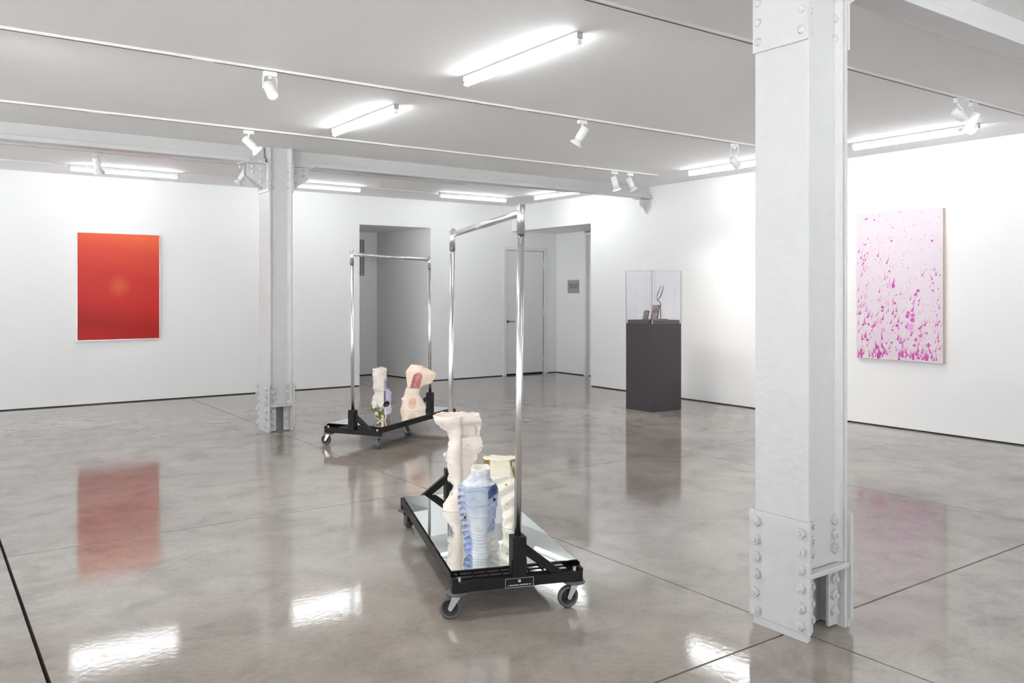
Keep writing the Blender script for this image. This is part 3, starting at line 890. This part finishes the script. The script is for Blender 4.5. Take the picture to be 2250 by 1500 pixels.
# ------------------------------------------------------------------ rolling racks with mirrors
RL, RWD = 1.55, .614
def rack(label, cx, cy, ang, lean=0.0, plate=False, caster_ang=(0, 0, 0, 0)):
    t = thing('rolling_rack', label, 'rack', (cx, cy, 0), ang, 'chrome and black rolling garment racks')
    hl, hw = RL / 2, RWD / 2
    for s in (-1, 1):
        MB().box(min(s * hl, s * (hl - .04)), max(s * hl, s * (hl - .04)), -hw, hw, .125, .170).build('end_beam', M_BLACK, t, bevel=.003)
        # angle-iron side rails
        r = MB().box(-hl + .041, hl - .041, min(s * hw, s * (hw - .004)), max(s * hw, s * (hw - .004)), .150, .199)
        r.box(-hl + .041, hl - .041, min(s * (hw - .004), s * (hw - .04)), max(s * (hw - .004), s * (hw - .04)), .150, .155)
        r.box(-hl, -hl + .041, min(s * hw, s * (hw - .02)), max(s * hw, s * (hw - .02)), .1702, .185)
        r.box(hl - .041, hl, min(s * hw, s * (hw - .02)), max(s * hw, s * (hw - .02)), .1702, .185)
        r.build('side_rail', M_BLACK, t)
        # socket, brace, upright
        sx = s * (hl - .022)
        sock = MB().box(sx - .034, sx + .034, -.032, .032, .1705, .352)
        sock.box(min(s * hl, s * (hl + .004)), max(s * hl, s * (hl + .004)), -.036, .036, .13, .25)
        sock.build('socket', M_BLACK, t, bevel=.002)
        # the brace runs to opposite sides at the two ends
        q = s
        br = MB().prism([(q * .032, .315), (q * .032, .262), (q * .155, .1705), (q * .215, .1705)], 'x', sx - .017, sx + .017)
        br.build('brace', M_BLACK, t, bevel=.002)
        top = Vector((sx, 0, 1.835))
        ofs = Vector((math.sin(ang), math.cos(ang), 0)) * 0
        # lean is given along the camera's right hand, turned into rack axes
        rt = Vector((math.cos(YAW), -math.sin(YAW), 0))
        rt = Matrix.Rotation(-ang, 3, 'Z') @ rt
        L = lambda z: Vector((sx, 0, z)) + rt * (lean * (z - .35))
        up = MB()
        up.tube([L(.30), L(1.718)], .0160, 24)
        up.build('upright', M_CHROME, t)
        sl_ = MB()
        sl_.lathe(L(1.716), (L(1.852) - L(1.716)), [(0, .0160), (0, .0185), (.1335, .0185), (.135, .0165), (.135, 0)], 24)
        sl_.build('top_sleeve', M_CHROME, t)
        MB().tube([L(1.712), L(1.717)], .0164, 20).build('seam', M_RUBBER, t)
    rt = Matrix.Rotation(-ang, 3, 'Z') @ Vector((math.cos(YAW), -math.sin(YAW), 0))
    o_ = rt * (lean * (1.812 - .35))
    cb = MB()
    cb.tube([Vector((-hl + .022 + .017, 0, 1.812)) + o_, Vector((hl - .022 - .017, 0, 1.812)) + o_], .0165, 24)
    cb.build('crossbar', M_CHROME, t)
    # wire shelf
    g = MB()
    for k in range(9):
        y = -hw + .05 + k * (RWD - .1) / 8
        g.box(-hl + .041, hl - .041, y - .003, y + .003, .172, .178)
    n = 32
    for k in range(n):
        x = -hl + .047 + k * (RL - .094) / (n - 1)
        g.box(x - .003, x + .003, -hw + .006, hw - .006, .166, .1718)
    go = g.build('wire_shelf', M_BLACK, t)
    go['kind'] = 'stuff'
    i = 0
    for sx in (-1, 1):
        for sy in (-1, 1):
            cxx, cyy = sx * (hl - .035), sy * (hw - .032)
            c = MB()
            A = caster_ang[i]
            i += 1
            R = Matrix.Rotation(A, 4, 'Z')
            off = R @ Vector((.032, 0, 0))
            Mx = Matrix.Translation(Vector((cxx, cyy, 0))) @ R
            # two fork cheeks, top plate, axle
            for s2 in (-1, 1):
                poly = [(-.018, .108), (.022, .108), (.043, .050), (.037, .040), (.026, .040), (.020, .050)]
                m2 = MB()
                v = []
                for yy in (s2 * .0175, s2 * .0205):
                    v += [Mx @ Vector((u, yy, w_)) for u, w_ in poly]
                nn = len(poly)
                c._add(v, [tuple(range(nn)), tuple(range(2 * nn - 1, nn - 1, -1))] + [(a_, (a_ + 1) % nn, nn + (a_ + 1) % nn, nn + a_) for a_ in range(nn)])
                m2.bm.free()
            c.box(-.024, .024, -.0205, .0205, .1045, .1085, M=Mx)
            c.cone(Mx @ Vector((.032, -.025, .05)), Mx @ Vector((.032, .025, .05)), .006, .006, 10)
            c.cone(Mx @ Vector((0, 0, .108)), Mx @ Vector((0, 0, .128)), .012, .012, 12)
            co = c.build('caster', M_ZINC, t)
            wh = MB()
            ax = Mx @ Vector((.032, -.0145, .05))
            av = (R @ Vector((0, 1, 0)))
            wh.lathe(ax, av, [(0.003, .036), (0.0, .040), (.002, .047), (.007, .0497), (.022, .0497), (.027, .047), (.029, .040), (.026, .036)], 32)
            wh.build('tyre', M_RUBBER, co)
            hb = MB()
            hb.lathe(ax, av, [(.004, 0), (.004, .010), (.0055, .012), (.0055, .034), (.003, .0365), (.026, .0365), (.0235, .034), (.0235, .012), (.025, .010), (.025, 0)], 28)
            hb.build('wheel_hub', M_HUB, co)
            bp = MB()
            bp.lathe((cxx, cyy, .1095), (0, 0, 1), [(0, 0.0), (0, .046), (.003, .052), (.009, .052), (.013, .046), (.0145, 0)], 32)
            bp.build('bumper_disc', M_RUBBER, co)
    # corner bolts
    for sx in (-1, 1):
        for sy in (-1, 1):
            b = MB().cone((sx * (hl - .02), sy * (hw - .035), .1702), (sx * (hl - .02), sy * (hw - .035), .1865), .011, .011, 12)
            b.build('corner_bolt', M_ZINC, t, bevel=.001)
    if plate:
        pl = MB().box(-hl - .0065, -hl - .0042, -.066, .066, .1275, .1685)
        po_ = pl.build('name_plate', M_BLACK, t)
        mk = MB()
        x0_, x1_ = -hl - .0072, -hl - .0066
        for a in ((-.066, .066, .1675, .1685), (-.066, .066, .1275, .1285), (-.066, -.065, .1275, .1685), (.065, .066, .1275, .1685)):
            mk.box(x0_, x1_, a[0], a[1], a[2], a[3])
        for dy in (-.0032, .0032):
            for dz_ in (-.0032, .0032):
                mk.cone((x0_, dy, .1555 + dz_), (x1_, dy, .1555 + dz_), .0029, .0029, 10)
        rr = random.Random(3)
        y = .054
        while y > -.054:
            w_ = rr.choice((.0016, .0022, .0028))
            if rr.random() > .16:
                hgt = rr.choice((.0048, .0048, .0066))
                mk.box(x0_, x1_, y - w_, y - w_ + .0008, .135, .135 + hgt)
                mk.box(x0_, x1_, y - w_, y, .135 + rr.choice((0, .002, .004)), .1358 + rr.choice((0.0, .002, .004)) + .0)
                if rr.random() > .4:
                    mk.box(x0_, x1_, y - .0008, y, .135, .1398)
            y -= w_ + .0012
        mk.build('plate_print', mat('print_white', (0.8, 0.8, 0.8, 1), .5), po_)
    return t

R1 = (2.481, 3.798, math.radians(70.5))
R2 = (4.0, 7.688, math.radians(31.5))
rack('black rolling rack with tall chrome uprights carrying three ceramic vessels on its mirror', *R1, lean=.0105, plate=True,
     caster_ang=(math.radians(98), math.radians(76), math.radians(-60), math.radians(-40)))
rack('black rolling rack with chrome uprights carrying two ceramics on its mirror, near the riveted column', *R2, lean=-.006,
     caster_ang=(math.radians(35), math.radians(96), math.radians(60), math.radians(80)))
def mirror(label, cx, cy, ang):
    t = thing('mirror_panel', label, 'mirror', (cx, cy, .2), ang, 'mirror shelves on the racks')
    hl, hw = RL / 2 - .062, RWD / 2 - .008
    MB().box(-hl, hl, -hw, hw, 0, .0045).build('backing', M_EDGE, t)
    MB().box(-hl + .001, hl - .001, -hw + .001, hw - .001, .0046, .0056).build('mirror_face', M_MIRROR, t)
mirror('long mirror lying on the rack under the three ceramic vessels', *R1)
mirror('long mirror lying on the rack under the two ceramics', *R2)
MZ = .2058

# ------------------------------------------------------------------ ceramics
def interp(tab, y):
    for (a, b) in zip(tab, tab[1:]):
        if a[0] <= y <= b[0]:
            f = (y - a[0]) / (b[0] - a[0])
            return [p + (q - p) * f for p, q in zip(a[1:], b[1:])]
    return list(tab[-1][1:]) if y > tab[-1][0] else list(tab[0][1:])

def fbm(p, sc, oct_=4, seed=0.0):
    return noise.fractal(Vector((p[0] * sc + seed, p[1] * sc - seed, p[2] * sc + 2 * seed)), 1.0, 2.0, oct_)

def ceramic_mesh(name, tab, x_org, y_base, k, front, back, colour, material, nf=72, nb=28, nrow=110, rough=.004, edge=.006, open_top=.05, seed=1.0, wall=.010):
    """tab rows: (layout y, left, right). k metres per layout unit. front/back give depth for (t, layout x, layout y)."""
    bm = bmesh.new()
    cl = bm.verts.layers.float_color.new('paint')
    ytop = tab[0][0]
    rows, lay = [], []
    for r in range(nrow + 1):
        y = y_base + (ytop - y_base) * r / nrow
        xl, xr = interp(tab, y)
        ring = []
        z = (y_base - y) * k
        for i in range(nf + 1):
            t = i / nf
            tt = .5 - .5 * math.cos(math.pi * t) if True else t
            tt = .35 * tt + .65 * t
            x = xl + (xr - xl) * tt
            ring.append((x, y, (x - x_org) * k, -front(tt, x, y), z, tt, 0))
        for i in range(1, nb):
            tt = 1 - i / nb
            x = xl + (xr - xl) * tt
            ring.append((x, y, (x - x_org) * k, back(tt, x, y), z, tt, 1))
        vs = []
        for (lx, ly, px, py, pz_, tt, sd) in ring:
            p = Vector((px, py, pz_))
            e = 1.0 - min(1.0, min(tt, 1 - tt) / .16)
            n1 = fbm(p, 22, 4, seed)
            n2 = fbm(p, 60, 3, seed + 5)
            out = Vector(((tt - .5) * 2, -1 if sd == 0 else 1, 0)).normalized()
            base = min(1.0, pz_ / .012)
            p = p + out * (n1 * rough * (.35 if sd == 0 else 1) + (n1 * .6 + n2 * .5) * edge * e) * (0.3 + .7 * base)
            if r == nrow:
                p.z += fbm(p, 30, 3, seed + 9) * .006
            if r == 0:
                p.z = 0
            vs.append(bm.verts.new(p))
        rows.append(vs)
        lay.append(ring)
    n = nf + nb
    for r in range(nrow + 1):
        for i in range(n):
            lx, ly, px, py, pz_, tt, sd = lay[r][i]
            rows[r][i][cl] = colour(lx, ly, tt, sd, rows[r][i].co)
    for r in range(nrow):
        for i in range(n):
            f = bm.faces.new([rows[r][i], rows[r][(i + 1) % n], rows[r + 1][(i + 1) % n], rows[r + 1][i]])
            f.smooth = True
    bm.faces.new(rows[0][::-1])
    # hollow mouth
    top = rows[-1]
    c = sum((v.co for v in top), Vector()) / n
    if open_top > 0:
        inn, low = [], []
        for v in top:
            d = (c - v.co)
            d.z = 0
            L_ = d.length
            q = v.co + (d / L_ * min(wall, L_ * .55) if L_ > 1e-6 else d)
            a = bm.verts.new((q.x, q.y, v.co.z - .001)); a[cl] = v[cl]; inn.append(a)
            b = bm.verts.new((q.x + d.x * .08, q.y + d.y * .08, v.co.z - open_top)); b[cl] = v[cl]; low.append(b)
        for i in range(n):
            j = (i + 1) % n
            bm.faces.new([top[i], top[j], inn[j], inn[i]])
            f = bm.faces.new([inn[i], inn[j], low[j], low[i]])
            f.smooth = True
        bm.faces.new(low)
    else:
        bm.faces.new(top)
    bmesh.ops.recalc_face_normals(bm, faces=bm.faces)
    me = bpy.data.meshes.new(name)
    bm.to_mesh(me)
    bm.free()
    me.materials.append(material)
    return me

M_GLAZE = mat('ceramic_glaze', (1, 1, 1, 1), 0.32, attr='paint', noise_amt=.06, noise_scale=40, bump=.12, bump_scale=120)
M_MATT = mat('ceramic_matt', (1, 1, 1, 1), 0.6, attr='paint', noise_amt=.05, noise_scale=30, bump=.15, bump_scale=90)
M_GLOSS = mat('ceramic_gloss', (1, 1, 1, 1), 0.14, attr='paint', noise_amt=.08, noise_scale=50, bump=.12, bump_scale=70)

def mixc(a, b, f):
    f = max(0.0, min(1.0, f))
    return tuple(p + (q - p) * f for p, q in zip(a, b))
def sst(a, b, v):
    f = max(0.0, min(1.0, (v - a) / (b - a)))
    return f * f * (3 - 2 * f)

def spiral(cx, cz, r, turns, sgn, y, n=26, a0=0.0):
    return [(cx + math.cos(a0 + sgn * turns * 2 * math.pi * i / n) * r * (1 - .8 * i / n), y if not callable(y) else y(cx), cz + math.sin(a0 + sgn * turns * 2 * math.pi * i / n) * r * (1 - .8 * i / n)) for i in range(n + 1)]

ROT = -YAW
# --- tall white vessel with the flared lip
tabT = [(98, 98, 478), (130, 92, 485), (165, 112, 488), (205, 150, 486), (230, 186, 478), (260, 204, 462), (285, 210, 470), (300, 212, 488), (340, 214, 500), (400, 208, 505), (430, 196, 482),
        (455, 182, 458), (500, 192, 445), (560, 212, 438), (620, 213, 430), (680, 232, 415), (740, 250, 400), (790, 238, 388), (830, 202, 378), (870, 178, 368), (905, 162, 362), (932, 166, 356)]
kT = .000684
def frontT(t, x, y):
    xl, xr = interp(tabT, y)
    xe = 322
    if x < xe:
        m = (xl + xe) / 2 + 12
        h_ = max(xe - m, m - xl) + 4
        d = .018 + .058 * math.sqrt(max(0, 1 - ((x - m) / h_) ** 2))
    else:
        f = (x - xe) / max(1, xr - xe)
        d = .040 - .030 * f
        if 165 < y < 302:       # arched hollow under the lip
            ax = ((x - 385) / 70.0) ** 2
            ay = ((max(0, 232 - y)) / 62.0) ** 2
            d -= .034 * sst(1.1, .75, ax + ay)
        elif y >= 302:
            d += .012
    if y < 235:
        d += .030 * sst(235, 120, y)
    if y > 780:
        d += .02 * sst(780, 930, y)
    return d
def backT(t, x, y):
    return .02 + .07 * math.sqrt(max(0, 1 - (2 * t - 1) ** 2))
def colT(x, y, t, sd, p):
    c = lin(238, 229, 219)
    c = mixc(c, lin(226, 214, 204), .5 + .8 * fbm(p, 14, 3, 3))
    if x > 322:
        c = mixc(c, lin(226, 216, 208), .7)
    if x < 225 and 400 < y < 560:
        c = mixc(c, lin(176, 190, 204), sst(215, 185, x) * .9)
    if x < 265 and 690 < y < 800:
        c = mixc(c, lin(150, 160, 165), sst(262, 246, x) * .6)
    return c
tall = thing('ceramic_vessel', 'tall cream white ceramic vessel with a flared broken lip, standing tallest on the mirror', 'vessel', (2.553, 4.159, MZ), ROT, 'ceramic vessels on the racks')
tall.scale = (1, 1, 0.95)
link('body', ceramic_mesh('body', tabT, 262, 932, kT, frontT, backT, colT, M_MATT, seed=1.3, rough=.007, edge=.020), tall)
sc = MB()
P = lambda x, y: ((x - 262) * kT, (932 - y) * kT)
for cx, cy, r_, sg, a0 in ((350, 392, 17, 1, 0), (378, 362, 13, -1, 2), (382, 410, 12, 1, 1), (352, 440, 14, -1, 0), (378, 470, 16, 1, 3), (345, 475, 9, 1, 2)):
    gx, gz = P(cx, cy)
    yd = -frontT(0, cx, cy) - .002
    sc.tube(spiral(gx, gz, r_ * kT, 1.3, sg, yd, 20, a0), .0022, 6)
sc.build('scroll_relief', mat('cream_relief', lin(230, 220, 212), .55), tall)
lp = MB()
for cx, cy, rx, rz, col_ in ((184, 452, 20, 24, 0), (198, 488, 16, 18, 0), (226, 662, 24, 34, 0), (256, 770, 17, 24, 0)):
    gx, gz = P(cx, cy)
    lp.lathe((gx, -.028, gz - rz * kT), (0, 0, 1), [(0, 0), (rz * kT * .15, rx * kT * .6), (rz * kT * .6, rx * kT * .95), (rz * kT, rx * kT), (rz * kT * 1.5, rx * kT * .8), (rz * kT * 1.9, rx * kT * .35), (rz * kT * 2, 0)], 14)
lp.build('glass_lump', mat('lump_glaze', lin(206, 212, 216), .12), tall)
kn = MB()
gx, gz = P(282, 92)
kn.lathe((gx, -.02, gz - .006), (0, 0, 1), [(0, .012), (.006, .010), (.009, .016), (.013, .015), (.017, .006), (.018, 0)], 12)
kn.build('top_knob', mat('knob_glaze', lin(236, 228, 222), .3), tall)

# --- blue ribbed vessel
tabB = [(546, 406, 558), (575, 402, 560), (610, 398, 556), (640, 372, 570), (665, 352, 584), (690, 330, 602), (715, 290, 618), (760, 292, 634), (800, 290, 622), (840, 293, 628), (880, 296, 626), (960, 304, 608),
        (1060, 322, 604), (1130, 328, 600), (1170, 334, 618), (1210, 338, 636), (1260, 342, 640), (1300, 348, 630), (1333, 364, 606)]
kB = .000564
RIDG = [(855, 4, .0035), (960, 4, .003), (1110, 5, .004), (1132, 5, .004), (1160, 6, .005), (1190, 6, .005), (1222, 6, .005), (1250, 6, .005), (1280, 6, .005), (1305, 5, .004)]
def panelB(y):
    l = 352 + (418 - 352) * sst(740, 1250, y)
    r = 548 + (540 - 548) * sst(740, 1250, y)
    return l, r
def frontB(t, x, y):
    l, r = panelB(y)
    m, h_ = (l + r) / 2, (r - l) / 2
    if y < 690:
        d = .018 + .050 * math.sqrt(max(0, 1 - abs(2 * t - 1) ** 3.5))
        d += .018 * sst(640, 690, y)
    else:
        u = (x - m) / h_
        if abs(u) < 1:
            d = .068 + .020 * math.sqrt(max(0, 1 - u * u)) - .012 * sst(.86, .95, abs(u)) * 0
            ya = y + 10 * u * u
            for ry, rw, rh in RIDG:
                d += rh * math.exp(-((ya - ry) / rw) ** 2)
            for ry in (700 + 22 * u * u, 718 + 22 * u * u):
                d += .0045 * math.exp(-((y - ry) / 5) ** 2)
        else:
            e = (abs(u) - 1) / max(.05, ((x - r) / h_ if False else .45))
            d = .070 - .052 * min(1, e) + .006 * math.sin(y * .11 + x * .05)
    return d
def backB(t, x, y):
    return .02 + .055 * math.sqrt(max(0, 1 - (2 * t - 1) ** 2))
def colB(x, y, t, sd, p):
    l, r = panelB(y)
    grey, pale, blue, deep = lin(196, 203, 212), lin(214, 216, 216), lin(150, 163, 192), lin(66, 88, 138)
    if y < 690:
        c = mixc(lin(186, 196, 210), lin(224, 224, 224), .5 + 1.2 * fbm(p, 40, 3, 2))
        if y < 560:
            c = lin(228, 224, 220)
        return c
    m = (l + r) / 2
    u = (x - m) / ((r - l) / 2)
    if abs(u) < 1:
        c = mixc(lin(176, 188, 204), pale, sst(740, 1050, y) * .8 + .5 * fbm(p, 16, 3, 4))
        c = mixc(c, lin(166, 180, 202), sst(1.0, .35, abs(u + .7)) * .5 * sst(1150, 800, y))
    else:
        c = mixc(blue, lin(186, 192, 214), .5 + 1.6 * fbm(p, 45, 3, 6))
        if y > 1120 and x > r:
            c = mixc(c, lin(222, 220, 214), .9)
        if y > 1150 and x < l:
            c = mixc(c, lin(128, 148, 192), .5)
        dd = ((x - 582) / 46) ** 2 + ((y - 752 - (582 - x) * .5) / 52) ** 2
        c = mixc(c, deep, sst(1.25, .8, dd))
        if x > 612 and 700 < y < 790:
            c = mixc(c, lin(120, 130, 126), .8)
    return c
blue = thing('ceramic_vessel', 'pale blue ceramic vessel with a ribbed arched front panel and square neck', 'vessel', (2.203, 3.359, MZ), ROT, 'ceramic vessels on the racks')
blue.scale = (1, 1, 0.93)
link('body', ceramic_mesh('body', tabB, 475, 1333, kB, frontB, backB, colB, M_GLAZE, nf=90, nrow=190, seed=4.1, rough=.004, edge=.011), blue)
P = lambda x, y: ((x - 475) * kB, (1333 - y) * kB)
sc = MB()
for cx, cy, r_, sg, a0 in ((415, 792, 20, 1, -.8), (462, 818, 19, -1, 2.5), (432, 862, 17, 1, 1.6), (402, 850, 11, -1, 0), (440, 830, 9, 1, 3)):
    gx, gz = P(cx, cy)
    sc.tube(spiral(gx, gz, r_ * kB, 1.2, sg, -frontB(0, cx, cy) - .0025, 22, a0), .0024, 6)
sc.build('scroll_relief', mat('blue_relief', lin(198, 206, 216), .3), blue)
for cx, cy, ry in ((596, 830, 14), (357, 986, 15)):
    gx, gz = P(cx, cy)
    y_ = -frontB(0, cx, cy) - .004
    ey = MB()
    ey.lathe((gx, y_ + .006, gz), (0, -1, 0), [(0, .0085), (.005, .0082), (.006, .0065), (.003, .0048)], 18)
    eo = ey.build('eyelet', mat('eyelet_brown', lin(96, 78, 64), .3), blue)
    MB().cone((gx, y_ + .003, gz), (gx, y_ + .0015, gz), .0050, .0050, 14).build('eyelet_hole', M_DARK, eo)

# --- cream and green vessel
tabG = [(462, 432, 764), (476, 436, 758), (500, 444, 747), (560, 452, 744), (640, 474, 740), (690, 500, 737), (740, 530, 738), (780, 556, 734), (820, 572, 720), (860, 586, 702), (930, 598, 692), (960, 598, 710), (1000, 600, 708),
        (1040, 602, 700), (1080, 603, 698), (1108, 606, 694)]
kG = .000628
def frontG(t, x, y):
    d = .014 + .032 * math.sqrt(max(0, 1 - abs(2 * t - 1) ** 3.4))
    d += .006 * sst(520, 470, y)
    d -= .014 * sst(.72, .80, t) * sst(.98, .88, t) * sst(690, 640, y)
    if y > 640:
        d += .008 * math.sin(y * .045 + x * .03)
    if y > 1040:
        d += .008
    return d
def backG(t, x, y):
    return .012 + .030 * math.sqrt(max(0, 1 - (2 * t - 1) ** 2))
def colG(x, y, t, sd, p):
    c = mixc(lin(228, 222, 196), lin(236, 230, 216), .5 + 1.2 * fbm(p, 18, 3, 5))
    if y > 660:
        c = mixc(c, lin(232, 226, 216), .7)
    if y < 476:
        return lin(236, 232, 218)
    g = sst(-.15, .15, fbm(p, 30, 3, 8))
    gl = sst(502, 488, x) * sst(560, 535, y)
    gr = sst(648 + (y - 480) * .22, 664 + (y - 480) * .25, x) * sst(668, 640, y)
    gc = mixc(lin(92, 104, 34), lin(150, 152, 70), g)
    if fbm(p, 50, 2, 11) > .12:
        gc = mixc(gc, lin(142, 88, 62), .8)
    if x < 505:
        gc = mixc(gc, lin(134, 84, 48), .6)
    c = mixc(c, gc, max(gl, gr))
    for bx, by, br in ((640, 880, 9), (706, 962, 9), (632, 705, 12)):
        dd = math.hypot(x - bx, y - by)
        c = mixc(c, lin(176, 132, 40), sst(br, br * .6, dd))
    if x > 700 and 690 < y < 800:
        c = mixc(c, lin(220, 222, 226), .8)
    return c
green = thing('ceramic_vessel', 'cream ceramic vessel with mossy green and brown glaze at its square rim', 'vessel', (2.585, 3.665, MZ), ROT, 'ceramic vessels on the racks')
green.scale = (1, 1, 0.915)
link('body', ceramic_mesh('body', tabG, 650, 1108, kG, frontG, backG, colG, M_GLAZE, seed=7.7, rough=.006, edge=.017), green)

# --- slim vessel with olive glaze on the second rack
tabC = [(214, 385, 522), (224, 340, 540), (236, 300, 551), (270, 305, 548), (340, 290, 545), (380, 310, 553), (420, 300, 556), (480, 315, 558), (600, 310, 560), (650, 325, 598), (690, 335, 630), (740, 306, 628), (775, 285, 628), (830, 288, 625),
        (900, 270, 622), (1000, 275, 640), (1060, 300, 626), (1130, 332, 622), (1165, 368, 625), (1200, 404, 628)]
kC = .000534
def frontC(t, x, y):
    d = .02 + .055 * math.sqrt(max(0, 1 - abs(2 * t - 1) ** 2.2))
    if 400 < x < 470 and y < 660:
        d += .006 * math.exp(-((x - 440) / 14) ** 2)
    if x > 515 and y > 430:
        d -= .018 * sst(512, 528, x)
        if math.hypot((x - 560) / 45, (y - 890) / 52) < 1:
            d -= .02
    if y < 640:
        d += .004
    return d
def backC(t, x, y):
    return .02 + .06 * math.sqrt(max(0, 1 - (2 * t - 1) ** 2))
def colC(x, y, t, sd, p):
    c = mixc(lin(232, 226, 216), lin(220, 212, 202), .5 + fbm(p, 16, 3, 2))
    n = fbm(p, 26, 4, 3) * 46
    edge = 900 + 55 * math.sin(x * .045) + n
    if x < 530 and y > edge:
        f = sst(edge, edge + 40, y)
        col = mixc(lin(112, 98, 34), lin(82, 84, 66), sst(-.1, .2, fbm(p, 20, 3, 7)))
        if fbm(p, 24, 3, 15) > .2:
            col = lin(206, 200, 176)
        if 380 < x < 500 and y < 1010:
            col = mixc(col, lin(112, 128, 132), .6)
        c = mixc(c, col, f)
    if x > 515 and y > 430:
        c = mixc(lin(176, 174, 206), lin(206, 202, 220), .5 + 1.4 * fbm(p, 40, 3, 4))
        if math.hypot((x - 560) / 50, (y - 890) / 58) < 1 + n * .006:
            c = lin(52, 34, 34)
        if y > 1060:
            c = mixc(c, lin(96, 78, 60), sst(1060, 1100, y) * .85)
        if 640 < y < 840 and x < 540:
            c = lin(120, 98, 120)
    if abs(x - 540 - 8 * math.sin(y * .03)) < 9 and y > 950:
        c = lin(232, 222, 190)
    return c
slim = thing('ceramic_vessel', 'slim white ceramic vessel with olive glaze at its foot and lilac side', 'vessel', (3.735, 7.455, MZ), ROT, 'ceramic vessels on the racks')
slim.scale = (1, 1, 0.972)
link('body', ceramic_mesh('body', tabC, 450, 1200, kC, frontC, backC, colC, M_GLOSS, seed=9.2, rough=.006, edge=.015), slim)
P = lambda x, y: ((x - 450) * kC, (1200 - y) * kC)
gx, gz = P(582, 522)
dk = MB()
dk._add([(gx + math.cos(a * math.pi / 12) * .018, -.030 + dd, gz + math.sin(a * math.pi / 12) * .043) for dd in (-.006, .010) for a in range(24)],
        [tuple(range(24)), tuple(range(47, 23, -1))] + [(i, (i + 1) % 24, 24 + (i + 1) % 24, 24 + i) for i in range(24)])
dk.build('side_disc', mat('plum_glaze', lin(88, 70, 74), .15), slim, bevel=.002)

# --- hourglass vessel with red stamp
tabD = [(174, 1028, 1044), (186, 1016, 1140), (198, 1008, 1236), (240, 975, 1312), (295, 936, 1418), (320, 937, 1468), (340, 940, 1494), (380, 945, 1482), (420, 950, 1470), (470, 956, 1432), (520, 962, 1400), (548, 966, 1330), (562, 968, 1295),
        (585, 955, 1240), (602, 941, 1218), (650, 926, 1190), (720, 906, 1172), (765, 890, 1200), (785, 858, 1212), (800, 850, 1220), (850, 866, 1250), (930, 856, 1290), (960, 846, 1300), (980, 838, 1300), (1022, 836, 1290)]
kD = .000578
def frontD(t, x, y):
    xl, xr = interp(tabD, y)
    xc = 1235 - (y - 200) * .05 if y < 600 else (xl + xr) / 2
    d = .085 - .050 * abs(x - xc) / max(xc - xl, 30) if x < xc else .085 - .078 * (x - xc) / max(xr - xc, 30)
    if y < 600:
        d = .030 + d * .62 - .02 * sst(300, 190, y)
        d += .010 * sst(596, 575, y)
    else:
        d = .045 + .045 * math.sqrt(max(0, 1 - abs(2 * t - 1) ** 2.4)) * (.7 + .3 * sst(650, 950, y))
    return max(d, .006)
def backD(t, x, y):
    return .012 + .055 * math.sqrt(max(0, 1 - (2 * t - 1) ** 2)) * (1.0 if y > 300 else .5 + .5 * sst(180, 300, y))
def colD(x, y, t, sd, p):
    c = mixc(lin(242, 226, 210), lin(236, 214, 198), .5 + fbm(p, 12, 3, 2))
    if x > 1290 and y < 600:
        c = mixc(c, lin(236, 218, 194), .6)
    if sd == 0:
        # stamped red arch
        sx = x - 1140 + (y - 460) * .27
        top = 395
        ins = (abs(sx) < 88 and top < y < 612 - (abs(sx) * .0)) or (y <= top and math.hypot(sx / 88, (y - top) / 82) < 1)
        if ins:
            n = fbm(p, 55, 3, 3)
            red = mixc(lin(158, 62, 66), lin(196, 130, 122), sst(-.05, .35, n + (.30 if y < 470 else 0) * (1 if sx > -30 else 0)))
            c = mixc(c, red, .9)
        # tan imprint of a hand
        hx, hy = x - 1055, y - 900
        hand = sst(1.15, .7, math.hypot(hx / 78, hy / 95))
        f = .42 * hand
        for k in range(4):
            fx = 1015 + k * 34
            if abs(x - fx - (880 - y) * .03) < 11 and 775 + abs(k - 1.6) * 14 < y < 900:
                f = .75
        c = mixc(c, lin(206, 158, 118), f)
        if 940 > x and y > 850:
            c = mixc(c, lin(214, 176, 142), .35 * sst(940, 880, x))
    if y > 590 and y < 606:
        c = mixc(c, lin(208, 186, 170), .7)
    return c
hour = thing('ceramic_vessel', 'cream pink hourglass ceramic with a red stamped arch on its faceted head', 'vessel', (4.325, 7.885, MZ), ROT, 'ceramic vessels on the racks')
hour.scale = (1, 1, 0.985)
link('body', ceramic_mesh('body', tabD, 1063, 1022, kD, frontD, backD, colD, M_MATT, nf=110, nrow=170, seed=3.3, rough=.0025, edge=.003, open_top=0), hour)
